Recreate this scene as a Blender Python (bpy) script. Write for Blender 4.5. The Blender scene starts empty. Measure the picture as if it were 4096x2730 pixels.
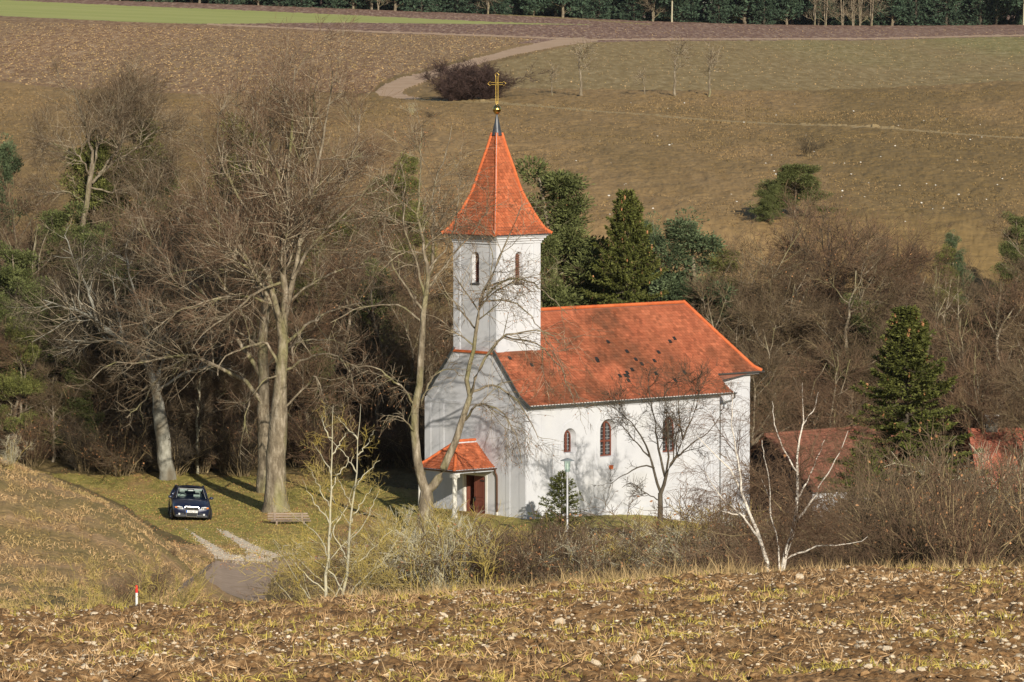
import bpy, math, random
import numpy as np
from mathutils import Vector, Matrix
from mathutils.geometry import tessellate_polygon
R_ = math.radians
# ------------------------------------------------------------------ camera
F, CZ, PITCH = 5500.0, 23.6, math.atan(341/5500.0)
scn = bpy.context.scene
cd = bpy.data.cameras.new('camera'); cam = bpy.data.objects.new('camera', cd)
scn.collection.objects.link(cam); scn.camera = cam
cam.location = (0, 0, CZ); cam.rotation_euler = (math.pi/2-PITCH, 0, 0)
cd.sensor_width = 36; cd.lens = F/1024*36; cd.clip_start = 1; cd.clip_end = 4000
# ------------------------------------------------------------------ light
SUN_EL, LX, LY = R_(21), -0.28, 0.96       # light travels towards (LX, LY)
w = bpy.data.worlds.new('World'); scn.world = w; w.use_nodes = True
nt = w.node_tree; nt.nodes.clear()
sky = nt.nodes.new('ShaderNodeTexSky'); sky.sky_type = 'NISHITA'; sky.sun_disc = False
sky.sun_elevation = SUN_EL; sky.sun_rotation = math.atan2(-LX, -LY); sky.altitude = 450
bg = nt.nodes.new('ShaderNodeBackground'); bg.inputs[1].default_value = 0.07
ow = nt.nodes.new('ShaderNodeOutputWorld')
nt.links.new(sky.outputs[0], bg.inputs[0]); nt.links.new(bg.outputs[0], ow.inputs[0])
sd = bpy.data.lights.new('sun', 'SUN'); sd.energy = 5.0; sd.angle = R_(0.53); sd.color = (1.0, 0.91, 0.77)
sun = bpy.data.objects.new('sun', sd); scn.collection.objects.link(sun)
ld = Vector((LX*math.cos(SUN_EL), LY*math.cos(SUN_EL), -math.sin(SUN_EL)))
sun.rotation_euler = ld.to_track_quat('-Z', 'Y').to_euler()
sun.location = (60, -60, 80)
scn.view_settings.view_transform = 'Standard'; scn.view_settings.look = 'None'
scn.view_settings.exposure = 0.10; scn.view_settings.gamma = 1
try: scn.cycles.max_bounces = 6; scn.cycles.transparent_max_bounces = 8
except Exception: pass
# ------------------------------------------------------------------ helpers
def at(px, py, Y):
    "point at forward distance Y seen at picture position px,py (1024 x 682)"
    x, y = px-512, -(py-341)
    d = np.array([x, F*math.cos(PITCH)+y*math.sin(PITCH), -F*math.sin(PITCH)+y*math.cos(PITCH)])
    return np.array([0, 0, CZ])+d*(Y/d[1])
VS = 0.4352
def av(xv, yv, Y): return at(xv*VS, yv*VS, Y)
def project(X, Y, Z):
    dz = Z-CZ
    dep = Y*math.cos(PITCH)-dz*math.sin(PITCH)
    up = dz*math.cos(PITCH)+Y*math.sin(PITCH)
    return 512+F*X/dep, 341-F*up/dep
def link(o, parent=None):
    scn.collection.objects.link(o)
    if parent is not None: o.parent = parent
    return o
def tag(o, label=None, cat=None, group=None, kind=None):
    if label: o['label'] = label
    if cat: o['category'] = cat
    if group: o['group'] = group
    if kind: o['kind'] = kind
    return o
def empty(name, loc=(0, 0, 0), rz=0, label=None, cat=None, group=None):
    o = bpy.data.objects.new(name, None); o.empty_display_size = .3
    o.location = loc; o.rotation_euler = (0, 0, rz); link(o); tag(o, label, cat, group); return o
def mesh_np(name, V, faces, mats, tone=None, smooth=False, mi=None):
    "faces: list of int arrays (n,k)"
    me = bpy.data.meshes.new(name)
    V = np.asarray(V, np.float32); faces = [np.asarray(f, np.int32) for f in faces if len(f)]
    me.vertices.add(len(V)); me.vertices.foreach_set('co', V.ravel())
    li = np.concatenate([f.ravel() for f in faces]); tot = np.concatenate([np.full(len(f), f.shape[1], np.int32) for f in faces])
    st = np.concatenate([[0], np.cumsum(tot)[:-1]]).astype(np.int32)
    me.loops.add(len(li)); me.loops.foreach_set('vertex_index', li)
    me.polygons.add(len(tot)); me.polygons.foreach_set('loop_start', st)
    try: me.polygons.foreach_set('loop_total', tot)
    except Exception: pass
    if mi is not None: me.polygons.foreach_set('material_index', np.asarray(mi, np.int32))
    me.polygons.foreach_set('use_smooth', np.full(len(tot), smooth))
    for m in (mats if isinstance(mats, (list, tuple)) else [mats]): me.materials.append(m)
    if tone is not None:
        a = me.attributes.new('tone', 'FLOAT', 'POINT'); a.data.foreach_set('value', np.asarray(tone, np.float32))
    me.update(calc_edges=True); return me
def obj(name, me, parent=None, loc=(0, 0, 0)):
    o = bpy.data.objects.new(name, me); o.location = loc; return link(o, parent)
class MB:
    def __init__(s): s.v = []; s.f = []; s.m = []; s.t = []
    def poly(s, pts, m=0, tone=.5):
        b = len(s.v); s.v += [tuple(p) for p in pts]; s.t += [tone]*len(pts)
        s.f.append(tuple(range(b, b+len(pts)))); s.m.append(m)
    def box(s, a, b, m=0, tone=.5):
        x0, y0, z0 = a; x1, y1, z1 = b; k = len(s.v)
        s.v += [(x0,y0,z0),(x1,y0,z0),(x1,y1,z0),(x0,y1,z0),(x0,y0,z1),(x1,y0,z1),(x1,y1,z1),(x0,y1,z1)]; s.t += [tone]*8
        for q in ((0,3,2,1),(4,5,6,7),(0,1,5,4),(1,2,6,5),(2,3,7,6),(3,0,4,7)): s.f.append(tuple(k+i for i in q)); s.m.append(m)
    def prism(s, ring, off, m=0, tone=.5, cap=True):
        "ring of points swept by vector off"
        n = len(ring); k = len(s.v)
        s.v += [tuple(p) for p in ring]+[tuple(np.array(p)+np.array(off)) for p in ring]; s.t += [tone]*2*n
        for i in range(n): j = (i+1) % n; s.f.append((k+i, k+j, k+n+j, k+n+i)); s.m.append(m)
        if cap: s.f.append(tuple(k+i for i in range(n))[::-1]); s.m.append(m); s.f.append(tuple(k+n+i for i in range(n))); s.m.append(m)
    def tube(s, pts, r, n=8, m=0, tone=.5, cap=True):
        pts = [np.array(p, float) for p in pts]; rs = r if isinstance(r, (list, tuple)) else [r]*len(pts)
        k = len(s.v)
        for i, p in enumerate(pts):
            t = pts[min(i+1, len(pts)-1)]-pts[max(i-1, 0)]; t /= np.linalg.norm(t)+1e-9
            a = np.array([0, 0, 1.]) if abs(t[2]) < .9 else np.array([1., 0, 0])
            u = np.cross(t, a); u /= np.linalg.norm(u); q = np.cross(t, u)
            for j in range(n):
                an = 2*math.pi*j/n; s.v.append(tuple(p+rs[i]*(math.cos(an)*u+math.sin(an)*q))); s.t.append(tone)
        for i in range(len(pts)-1):
            for j in range(n):
                j2 = (j+1) % n; s.f.append((k+i*n+j, k+i*n+j2, k+(i+1)*n+j2, k+(i+1)*n+j)); s.m.append(m)
        if cap:
            s.f.append(tuple(k+j for j in range(n))); s.m.append(m)
            s.f.append(tuple(k+(len(pts)-1)*n+j for j in range(n))[::-1]); s.m.append(m)
    def lathe(s, prof, c, n=16, m=0, tone=.5):
        k = len(s.v)
        for (r, z) in prof:
            for j in range(n):
                an = 2*math.pi*j/n; s.v.append((c[0]+r*math.cos(an), c[1]+r*math.sin(an), c[2]+z)); s.t.append(tone)
        for i in range(len(prof)-1):
            for j in range(n):
                j2 = (j+1) % n; s.f.append((k+i*n+j, k+i*n+j2, k+(i+1)*n+j2, k+(i+1)*n+j)); s.m.append(m)
    def build(s, name, mats, parent=None, smooth=False, loc=(0, 0, 0)):
        me = bpy.data.meshes.new(name); me.from_pydata(s.v, [], s.f)
        for q in (mats if isinstance(mats, (list, tuple)) else [mats]): me.materials.append(q)
        me.polygons.foreach_set('material_index', s.m); me.polygons.foreach_set('use_smooth', [smooth]*len(s.f))
        a = me.attributes.new('tone', 'FLOAT', 'POINT'); a.data.foreach_set('value', s.t)
        me.update(); return obj(name, me, parent, loc)
# ---- numpy noise
def _h(ix, iy, s):
    n = (ix*374761393+iy*668265263+s*1274126177) & 0x7fffffff
    n = ((n ^ (n >> 13))*1274126177) & 0x7fffffff
    return ((n ^ (n >> 16)) & 0xffff)/65535.0
def vn(x, y, s=0):
    x = np.asarray(x, float); y = np.asarray(y, float)
    ix = np.floor(x).astype(np.int64); iy = np.floor(y).astype(np.int64); fx = x-ix; fy = y-iy
    fx = fx*fx*(3-2*fx); fy = fy*fy*(3-2*fy)
    return (_h(ix, iy, s)*(1-fx)+_h(ix+1, iy, s)*fx)*(1-fy)+(_h(ix, iy+1, s)*(1-fx)+_h(ix+1, iy+1, s)*fx)*fy
def fbm(x, y, s=0, o=4, g=.5):
    r = 0; a = 1; t = 0
    for i in range(o): r = r+a*vn(x*2**i, y*2**i, s+i*17); t += a; a *= g
    return r/t
# ---- materials
def mat(name, cols, scale=1.0, detail=6, rough=.9, spec=.2, bump=0, bscale=None, bdist=.05, tone=None, metal=0, stretch=(1, 1, 1), cols2=None, scale2=.1, mixw=.5, coat=0, mottled=.5):
    "cols: list of colours spread by noise; tone: (dark factor, light factor) by the tone attribute; cols2: second colour set mixed in by a large noise"
    m = bpy.data.materials.new(name); m.use_nodes = True; n = m.node_tree.nodes; l = m.node_tree.links
    b = n['Principled BSDF']; b.inputs['Roughness'].default_value = rough; b.inputs['Metallic'].default_value = metal
    b.inputs['Specular IOR Level'].default_value = spec
    if coat: b.inputs['Coat Weight'].default_value = coat; b.inputs['Coat Roughness'].default_value = .05
    tc = n.new('ShaderNodeTexCoord'); mp = n.new('ShaderNodeMapping'); mp.inputs['Scale'].default_value = stretch
    l.new(tc.outputs['Object'], mp.inputs[0])
    def ramp(cols, sc, det):
        t = n.new('ShaderNodeTexNoise'); t.inputs['Scale'].default_value = sc; t.inputs['Detail'].default_value = det; t.inputs['Roughness'].default_value = .65
        l.new(mp.outputs[0], t.inputs[0])
        r = n.new('ShaderNodeValToRGB'); e = r.color_ramp.elements
        k = len(cols)
        for i, c in enumerate(cols):
            p = .5+(i/(k-1)-.5)*mottled if k > 1 else .5
            q = e[i] if i < 2 and i < len(e) else e.new(p)
            q.position = p; q.color = (*c, 1)
        if k == 1: e[1].color = (*cols[0], 1); e[1].position = 1
        l.new(t.outputs['Fac'], r.inputs[0]); return r.outputs[0]
    col = ramp(cols, scale, detail)
    if cols2:
        c2 = ramp(cols2, scale, detail)
        t = n.new('ShaderNodeTexNoise'); t.inputs['Scale'].default_value = scale2; t.inputs['Detail'].default_value = 4
        l.new(mp.outputs[0], t.inputs[0])
        mr = n.new('ShaderNodeMapRange'); mr.inputs[1].default_value = mixw-.08; mr.inputs[2].default_value = mixw+.08
        l.new(t.outputs['Fac'], mr.inputs[0])
        mx = n.new('ShaderNodeMix'); mx.data_type = 'RGBA'; l.new(mr.outputs[0], mx.inputs['Factor']); l.new(col, mx.inputs[6]); l.new(c2, mx.inputs[7]); col = mx.outputs[2]
    if tone:
        a = n.new('ShaderNodeAttribute'); a.attribute_name = 'tone'
        mr = n.new('ShaderNodeMapRange'); mr.inputs[3].default_value = tone[0]; mr.inputs[4].default_value = tone[1]; l.new(a.outputs['Fac'], mr.inputs[0])
        vm = n.new('ShaderNodeVectorMath'); vm.operation = 'SCALE'; l.new(col, vm.inputs[0]); l.new(mr.outputs[0], vm.inputs['Scale']); col = vm.outputs[0]
    l.new(col, b.inputs['Base Color'])
    if bump:
        t = n.new('ShaderNodeTexNoise'); t.inputs['Scale'].default_value = bscale or scale*3; t.inputs['Detail'].default_value = 5
        l.new(tc.outputs['Object'], t.inputs[0])
        bp = n.new('ShaderNodeBump'); bp.inputs['Strength'].default_value = bump; bp.inputs['Distance'].default_value = bdist
        l.new(t.outputs['Fac'], bp.inputs['Height']); l.new(bp.outputs[0], b.inputs['Normal'])
    return m
def glass(name, col=(.02, .03, .03), alpha=.25):
    m = bpy.data.materials.new(name); m.use_nodes = True; n = m.node_tree.nodes; l = m.node_tree.links; n.clear()
    o = n.new('ShaderNodeOutputMaterial'); g = n.new('ShaderNodeBsdfGlossy'); g.inputs['Roughness'].default_value = .02
    t = n.new('ShaderNodeBsdfTransparent'); t.inputs[0].default_value = (.75, .85, .8, 1)
    mx = n.new('ShaderNodeMixShader'); fr = n.new('ShaderNodeFresnel'); fr.inputs[0].default_value = 1.13
    l.new(fr.outputs[0], mx.inputs[0]); l.new(t.outputs[0], mx.inputs[1]); l.new(g.outputs[0], mx.inputs[2]); l.new(mx.outputs[0], o.inputs[0]); return m

M = {}
M['soil'] = mat('soil', [(.085, .044, .018), (.24, .138, .06), (.46, .30, .15)], 9, 8, bump=.8, bscale=22, bdist=.03, mottled=.4, tone=(.7, 1.2))
M['plough'] = mat('ploughed earth', [(.18, .095, .048), (.28, .16, .083), (.40, .245, .13), (.58, .42, .26)], 2.2, 9, stretch=(1, .055, 1), mottled=.30, cols2=[(.20, .12, .06), (.30, .19, .10), (.43, .31, .18)], scale2=.02, bump=.5, bscale=2, bdist=.2)
M['plough_dark'] = mat('dark ploughed earth', [(.15, .085, .06), (.225, .13, .09), (.32, .20, .145), (.50, .37, .27)], 2.0, 9, stretch=(1, .04, 1), mottled=.32, bump=.4, bscale=2, bdist=.2)
M['green'] = mat('winter corn green', [(.33, .36, .10), (.42, .44, .14), (.50, .49, .18)], .12, 6, stretch=(.3, 1, 1), mottled=.5)
M['rgrass'] = mat('stubble grass', [(.185, .155, .052), (.26, .22, .08), (.35, .295, .12), (.50, .42, .23)], 1.3, 9, stretch=(1, .08, 1), mottled=.35, cols2=[(.235, .165, .068), (.32, .23, .10), (.43, .33, .17)], scale2=.022, mixw=.5, bump=.4, bscale=1.5, bdist=.2)
M['hill'] = mat('dry hill grass', [(.205, .134, .058), (.285, .186, .083), (.36, .24, .112), (.45, .305, .15)], .9, 9, stretch=(1, .16, 1), mottled=.8, cols2=[(.165, .114, .045), (.235, .16, .066), (.31, .214, .094)], scale2=.05, mixw=.52, bump=.7, bscale=1.2, bdist=.25)
M['bank'] = mat('dry bank grass', [(.25, .155, .07), (.40, .26, .13), (.54, .365, .20)], 1.8, 8, mottled=.5, cols2=[(.20, .15, .055), (.33, .24, .10)], scale2=.25, bump=.8, bscale=3, bdist=.15)
M['meadow'] = mat('meadow turf', [(.16, .15, .04), (.31, .265, .07), (.47, .37, .13)], 2.6, 9, stretch=(1, .35, 1), mottled=.4, cols2=[(.33, .20, .08), (.45, .30, .13)], scale2=.35, mixw=.56, bump=.5, bscale=5, bdist=.08)
M['slope'] = mat('rough slope', [(.09, .07, .03), (.16, .12, .05), (.22, .16, .08)], 1.1, 8, bump=.7, bscale=3, bdist=.15)
M['dirt'] = mat('pale dirt', [(.42, .275, .17), (.54, .375, .245), (.62, .45, .31)], .35, 7, bump=.2)
M['track'] = mat('pale worn track', [(.34, .25, .12), (.43, .32, .165)], .8, 7)
M['gravel'] = mat('pale gravel', [(.50, .41, .28), (.72, .62, .47), (.86, .78, .64)], 3, 8, bump=.6, bscale=12, bdist=.04)
M['asphalt'] = mat('worn asphalt', [(.32, .235, .17), (.41, .31, .23), (.50, .385, .29)], 2, 7, bump=.3, bscale=15, bdist=.02)
M['plaster'] = mat('white plaster', [(.50, .515, .55), (.56, .575, .61), (.595, .61, .64)], .8, 5, rough=.85, bump=.15, bscale=6, bdist=.02, cols2=[(.47, .475, .485), (.55, .56, .575), (.60, .61, .63)], scale2=.45, mixw=.58)
M['plaster2'] = mat('cream plaster', [(.66, .64, .58), (.74, .72, .66)], 1.5, 5, rough=.85)
M['tile'] = mat('clay tile', [(.33, .098, .050), (.42, .132, .067), (.50, .175, .092)], 1.1, 5, rough=.75, tone=(.62, 1.16), bump=.2, bscale=20, bdist=.01, cols2=[(.15, .075, .045), (.33, .10, .045)], scale2=.45, mixw=.54)
M['tilenew'] = mat('bright clay tile', [(.42, .118, .052), (.52, .16, .072)], 1.5, 5, rough=.7, tone=(.62, 1.15))
M['ridge'] = mat('clay ridge tile', [(.50, .115, .038), (.62, .17, .06)], 2, 4, rough=.7, tone=(.85, 1.1))
M['oldtile'] = mat('weathered tile', [(.17, .075, .05), (.25, .105, .07), (.31, .14, .09)], 2.5, 6, tone=(.7, 1.15))
M['redtile'] = mat('red tile', [(.36, .12, .075), (.46, .17, .11)], 2.5, 6, tone=(.75, 1.1))
M['zinc'] = mat('zinc metal', [(.10, .11, .11), (.15, .16, .155)], 2, 4, rough=.45, metal=.5)
M['slate'] = mat('dark lead sheet', [(.045, .05, .06), (.07, .078, .09)], 5, 4, rough=.4, spec=.5, metal=.2)
M['copper'] = mat('brown copper', [(.10, .055, .035), (.16, .09, .06)], 3, 4, rough=.5, metal=.5)
M['gold'] = mat('gilded metal', [(.85, .55, .16), (.95, .66, .22)], 3, 2, rough=.16, metal=1.0)
M['goldrod'] = mat('gilded rod', [(.75, .50, .10), (.85, .60, .15)], 3, 2, rough=.4, metal=.5)
M['iron'] = mat('black iron', [(.02, .02, .02), (.03, .03, .03)], 3, 2, rough=.5)
M['wood_red'] = mat('red brown wood', [(.135, .045, .03), (.19, .065, .042)], 3, 5, rough=.6, stretch=(1, 1, .2))
M['louvre'] = mat('brown louvre', [(.13, .05, .035), (.17, .07, .05)], 3, 4, rough=.7)
M['dark'] = mat('dark interior', [(.008, .007, .006), (.015, .013, .012)], 2, 2)  # near-black carries the shade of rooms and hollows in its colour
M['leadglass'] = mat('window glass', [(.02, .024, .028), (.05, .055, .06)], 1.5, 2, rough=.08, spec=.8)
M['lead'] = mat('lead glazing bar', [(.32, .33, .34), (.42, .42, .43)], 3, 2, rough=.5)
M['greywood'] = mat('grey weathered wood', [(.17, .13, .10), (.27, .21, .165), (.36, .29, .23)], 6, 6, stretch=(.2, 1, 1), rough=.85, tone=(.7, 1.15))
M['bark'] = mat('grey bark', [(.075, .058, .04), (.20, .165, .115), (.42, .365, .28)], 5, 8, stretch=(1, 1, .3), mottled=.42, bump=1, bscale=9, bdist=.05, cols2=[(.15, .14, .06), (.26, .24, .12)], scale2=1.1, mixw=.58)
M['barkpale'] = mat('pale lichened bark', [(.16, .15, .12), (.32, .31, .26), (.46, .45, .39)], 6, 8, stretch=(1, 1, .5), bump=.9, bscale=9, bdist=.05, cols2=[(.12, .10, .07), (.20, .17, .12)], scale2=1.5, mixw=.55)
M['barkdark'] = mat('dark bark', [(.045, .038, .03), (.09, .075, .055), (.14, .12, .09)], 6, 7, stretch=(1, 1, .35), bump=.8, bscale=9, bdist=.04)
M['birch'] = mat('birch bark', [(.05, .04, .035), (.60, .54, .46), (.74, .69, .62), (.80, .76, .70)], 7, 6, stretch=(.6, .6, 3.2), rough=.7, mottled=.85)
M['limb'] = mat('pale lit branches', [(.20, .16, .105), (.38, .315, .22), (.56, .48, .35)], 1.2, 3, tone=(.6, 1.25))  # sunlit brightness of the branches is put into this base colour
M['twig'] = mat('grey brown twigs', [(.075, .052, .032), (.125, .088, .054), (.20, .15, .095)], 1.2, 3, tone=(.7, 1.2))
M['stem'] = mat('shrub stems', [(.14, .10, .055), (.25, .19, .10), (.38, .30, .17)], 1.5, 3, tone=(.6, 1.25))
M['twigred'] = mat('reddish twigs', [(.085, .052, .032), (.14, .088, .055), (.215, .145, .09)], .6, 3, tone=(.7, 1.2))
M['twigdark'] = mat('dark twigs', [(.055, .043, .03), (.10, .08, .055)], .8, 3, tone=(.7, 1.2))
M['twigpurple'] = mat('purple brown twigs', [(.06, .038, .034), (.10, .064, .055)], .8, 3, tone=(.6, 1.2))
M['lichen'] = mat('yellow lichen twigs', [(.24, .19, .11), (.38, .30, .10), (.50, .37, .06)], 2.5, 4, tone=(.7, 1.15))
M['palebark'] = mat('pale young bark', [(.33, .30, .21), (.46, .43, .32), (.52, .46, .22)], 4, 5, tone=(.8, 1.1))
M['deadleaf'] = mat('dead brown leaves', [(.22, .10, .045), (.34, .17, .08), (.42, .24, .12)], 3, 3, tone=(.6, 1.3))
M['spruce'] = mat('spruce needles', [(.05, .06, .013), (.085, .095, .022), (.13, .135, .038)], 1.6, 5, tone=(.55, 1.5), rough=.7)
M['pine'] = mat('pine needles', [(.058, .07, .024), (.10, .115, .038), (.155, .17, .064)], 1.2, 5, tone=(.55, 1.5), rough=.7)
M['pineblue'] = mat('blue green needles', [(.05, .072, .036), (.09, .12, .058), (.14, .175, .09)], 1.2, 5, tone=(.55, 1.5), rough=.7)
M['olivepine'] = mat('olive needles', [(.08, .09, .025), (.135, .145, .04), (.20, .20, .06)], 1.2, 5, tone=(.55, 1.5), rough=.7)
M['farneedle'] = mat('far needles', [(.028, .05, .032), (.045, .075, .045), (.07, .105, .06)], .5, 5, tone=(.5, 1.5), rough=.8)  # bluish haze of the distance is tinted into the needle colour
M['ivy'] = mat('ivy leaves', [(.03, .045, .015), (.06, .08, .03)], 2, 4, tone=(.6, 1.4))
M['cone'] = mat('brown cones', [(.36, .17, .08), (.46, .24, .12)], 4, 3)
M['stone'] = mat('pale limestone', [(.42, .32, .20), (.64, .53, .38), (.82, .73, .59)], 6, 6, tone=(.6, 1.15), bump=.4, bscale=30, bdist=.01)
M['whitestone'] = mat('white stone', [(.62, .60, .54), (.75, .73, .68)], 4, 4)
M['straw'] = mat('straw', [(.42, .255, .125), (.56, .37, .19), (.68, .50, .29)], 4, 3, tone=(.6, 1.2))
M['drygrass'] = mat('dry grass blades', [(.26, .175, .08), (.38, .27, .13), (.52, .39, .21)], 1.5, 3, tone=(.6, 1.2))
M['bankgrass'] = mat('bank grass blades', [(.30, .19, .09), (.44, .30, .15), (.58, .41, .23)], .8, 3, tone=(.6, 1.25), cols2=[(.25, .19, .07), (.36, .27, .11)], scale2=.4, mixw=.56)
M['hillgrass'] = mat('hill grass blades', [(.20, .135, .062), (.265, .18, .085), (.33, .225, .112)], .5, 3, tone=(.6, 1.15), cols2=[(.165, .118, .048), (.22, .158, .068)], scale2=.08, mixw=.55)
M['turf'] = mat('turf blades', [(.20, .19, .045), (.32, .28, .075), (.42, .34, .12)], 1.5, 4, tone=(.6, 1.25), cols2=[(.30, .19, .08), (.40, .27, .12)], scale2=.5, mixw=.56)
M['greenblade'] = mat('yellow green blades', [(.28, .26, .055), (.46, .37, .085), (.62, .47, .14)], 1.2, 3, tone=(.6, 1.2))
M['carpaint'] = mat('dark blue paint', [(.008, .014, .045), (.010, .017, .052)], 3, 1, rough=.35, spec=.5, metal=.2, coat=.7)
M['carplastic'] = mat('dark grey plastic', [(.03, .032, .036), (.04, .042, .046)], 5, 2, rough=.5)
M['chrome'] = mat('chrome', [(.75, .76, .78), (.8, .8, .82)], 3, 1, rough=.15, metal=1)
M['headlamp'] = mat('headlamp lens', [(.45, .47, .48), (.75, .77, .78)], 16, 3, rough=.15, spec=.8)
M['orange'] = mat('orange lens', [(.8, .22, .03), (.9, .28, .05)], 10, 2, rough=.2)
M['tyre'] = mat('tyre rubber', [(.022, .022, .022), (.035, .035, .035)], 8, 3, rough=.8)
M['alloy'] = mat('alloy rim', [(.35, .36, .37), (.45, .46, .47)], 6, 2, rough=.35, metal=.8)
M['seat'] = mat('grey seat cloth', [(.33, .35, .35), (.42, .44, .44)], 6, 3)
M['plate'] = mat('plate white', [(.72, .72, .70), (.78, .78, .76)], 6, 2, rough=.5)
M['plateblue'] = mat('plate blue', [(.01, .12, .55), (.012, .14, .6)], 6, 2, rough=.5)
M['ink'] = mat('black ink', [(.015, .015, .015), (.02, .02, .02)], 6, 2, rough=.5)
M['galv'] = mat('galvanised pole', [(.42, .43, .45), (.55, .56, .58)], 4, 4, rough=.5, metal=.3)
M['lampcap'] = mat('grey lamp cap', [(.17, .20, .21), (.22, .25, .26)], 4, 4, rough=.4)
M['red'] = mat('red paint', [(.72, .03, .03), (.8, .05, .04)], 6, 3, rough=.6)
M['white'] = mat('white paint', [(.72, .72, .70), (.8, .8, .78)], 6, 3, rough=.6)
M['darkclad'] = mat('dark cladding', [(.035, .03, .035), (.06, .05, .055)], 3, 5, stretch=(1, 1, .2), rough=.8)
M['glass'] = glass('clear glass')
# ================================================================== TERRAIN
COLS = np.array([-100, 0, 128, 215, 300, 400, 512, 640, 768, 896, 1024, 1124.])
def zz(py, Y): return [at(512, p, Y)[2] for p in py]
ROWS = [(-30, [23.4]*12), (0, [22.0]*12), (38, zz([682]*12, 38)),
 (60, zz([614, 613, 611, 608, 603, 596, 589, 583, 573, 571, 570, 570], 60)),
 (66, zz([625, 624, 622, 618, 613, 606, 600, 595, 584, 581, 580, 580], 66)),
 (100, [11.2, 11.3, 11.3, 11.3, 11.5, 11.6, 11.8, 11.9, 12.1, 12.2, 12.3, 12.3]),
 (150, [6.3, 6.2, 6.0, 5.7, 5.6, 5.6, 5.9, 6.3, 6.6, 7, 7.2, 7.2]),
 (178, zz([578, 582, 592], 178)+[2.5, 2.2, 2.2, 2.6, 3.0, 3.4, 3.8, 4.2, 4.4]),
 (200, zz([455, 470, 508, 590], 200)+[0.9, .2, 0.2, .3, .6, 1., 1.6, 2.0]),
 (214, [6.6, 6.0, 3.6, .25, .1, -.5, -.8, -.9, -.9, -.4, -.2, 0]),
 (226, [4.6, 3.9, 1.6, 0.05, -.02, -.6, -.9, -1.0, -1.4, -1.5, -1.6, -1.6]),
 (238, [2.2, 1.7, .25, 0, 0, -.1, -.15, -.4, -1.7, -2.2, -2.4, -2.4]),
 (248, [1.0, .6, 0, 0, 0, 0, 0, -.3, -1.9, -2.4, -2.6, -2.6]),
 (270, [.8, .5, 0, 0, .25, .3, 0, 0, -2.0, -2.5, -2.6, -2.6]),
 (280, [2.2, 1.8, 1.0, 1, 1, 1, 1, 1.4, 1.0, 0, -.5, -1]),
 (291, [5, 4.5, 4, 4, 4, 4.5, 5, 5.5, 5.2, 4.6, 4, 3]),
 (310, zz([250, 250, 250, 250, 240, 230, 217, 217, 217, 217, 225, 230], 310)),
 (350, zz([158, 160, 160, 160, 160, 165, 170, 170, 170, 170, 172, 174], 350)),
 (400, zz([118, 120, 120, 122, 124, 128, 130, 128, 128, 128, 128, 128], 400)),
 (462, zz([84, 85, 91, 93, 95, 97, 94, 92, 91, 90, 85, 82], 462)),
 (472, zz([80, 81, 88, 91, 93, 94, 90, 88, 88, 88, 83, 80], 472)),
 (1000, zz([-6, -3, 1, 4, 7, 11, 15, 21, 25, 26, 25, 25], 1000)),
 (1500, [26, 26, 26, 26, 25, 24, 23, 22, 21, 21, 21, 21])]
YR = np.array([r[0] for r in ROWS], float); ZR = np.array([r[1] for r in ROWS])
YF = np.arange(-30, 1501, 1.0); CF = np.arange(-300, 1325, 20.0)
_z = np.stack([np.interp(YF, YR, ZR[:, i]) for i in range(len(COLS))], 1)
_z = np.stack([np.interp(CF, COLS, r) for r in _z], 0)
def _blur(a, s, ax):
    k = np.exp(-np.arange(-3*s, 3*s+1)**2/(2.0*s*s)); k /= k.sum(); p = [(0, 0), (0, 0)]; p[ax] = (3*s, 3*s)
    b = np.pad(a, p, mode='edge'); return np.apply_along_axis(lambda v: np.convolve(v, k, 'valid'), ax, b)
_far = _blur(_blur(_z, 4, 0), 1, 1); _near = _blur(_blur(_z, 1, 0), 2, 1)
_w = np.clip((YF-70)/25, 0, 1)[:, None]; ZT = _near*(1-_w)+_far*_w
def H(X, Y):
    X = np.asarray(X, float); Y = np.asarray(Y, float)
    px = 512+F*X/np.maximum(Y, 30)
    a = np.clip((Y+30), 0, len(YF)-1.001); b = np.clip((px+300)/20, 0, len(CF)-1.001)
    i = a.astype(int); j = b.astype(int); u = a-i; v = b-j
    return (ZT[i, j]*(1-v)+ZT[i, j+1]*v)*(1-u)+(ZT[i+1, j]*(1-v)+ZT[i+1, j+1]*v)*u
def g(X, Y): return float(H(X, Y))
def inpoly(px, py, poly):
    c = np.zeros(px.shape, bool); n = len(poly)
    for i in range(n):
        x0, y0 = poly[i]; x1, y1 = poly[(i+1) % n]
        if y0 == y1: continue
        c ^= ((y0 > py) != (y1 > py)) & (px < (x1-x0)*(py-y0)/(y1-y0)+x0)
    return c
def dist_line(px, py, pts, asp=1.0):
    d = np.full(px.shape, 1e9)
    for (x0, y0), (x1, y1) in zip(pts[:-1], pts[1:]):
        dx, dy = x1-x0, (y1-y0)*asp; L = dx*dx+dy*dy
        t = np.clip(((px-x0)*dx+(py-y0)*asp*dy)/L, 0, 1); d = np.minimum(d, np.hypot(px-x0-t*dx, (py-y0)*asp-t*dy))
    return d
def z4(x, y): return ((500+x/2.941)/4/VS, (1850+y/2.941)/4/VS)
P_green = [(-900, -30), (0, 0), (308, 14), (513, 22), (804, 35), (994, 44), (1169, 52), (1384, 57), (1015, 54.5), (804, 52), (478, 55), (359, 53), (0, 37), (-900, 0)]
P_left = [(-900, 3), (0, 38.5), (478, 57), (804, 73), (1117, 84), (1235, 90), (1186, 100), (1083, 130), (981, 157), (910, 174), (868, 192), (850, 216), (496, 216), (376, 215), (157, 205), (0, 191), (-900, 160)]
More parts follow.
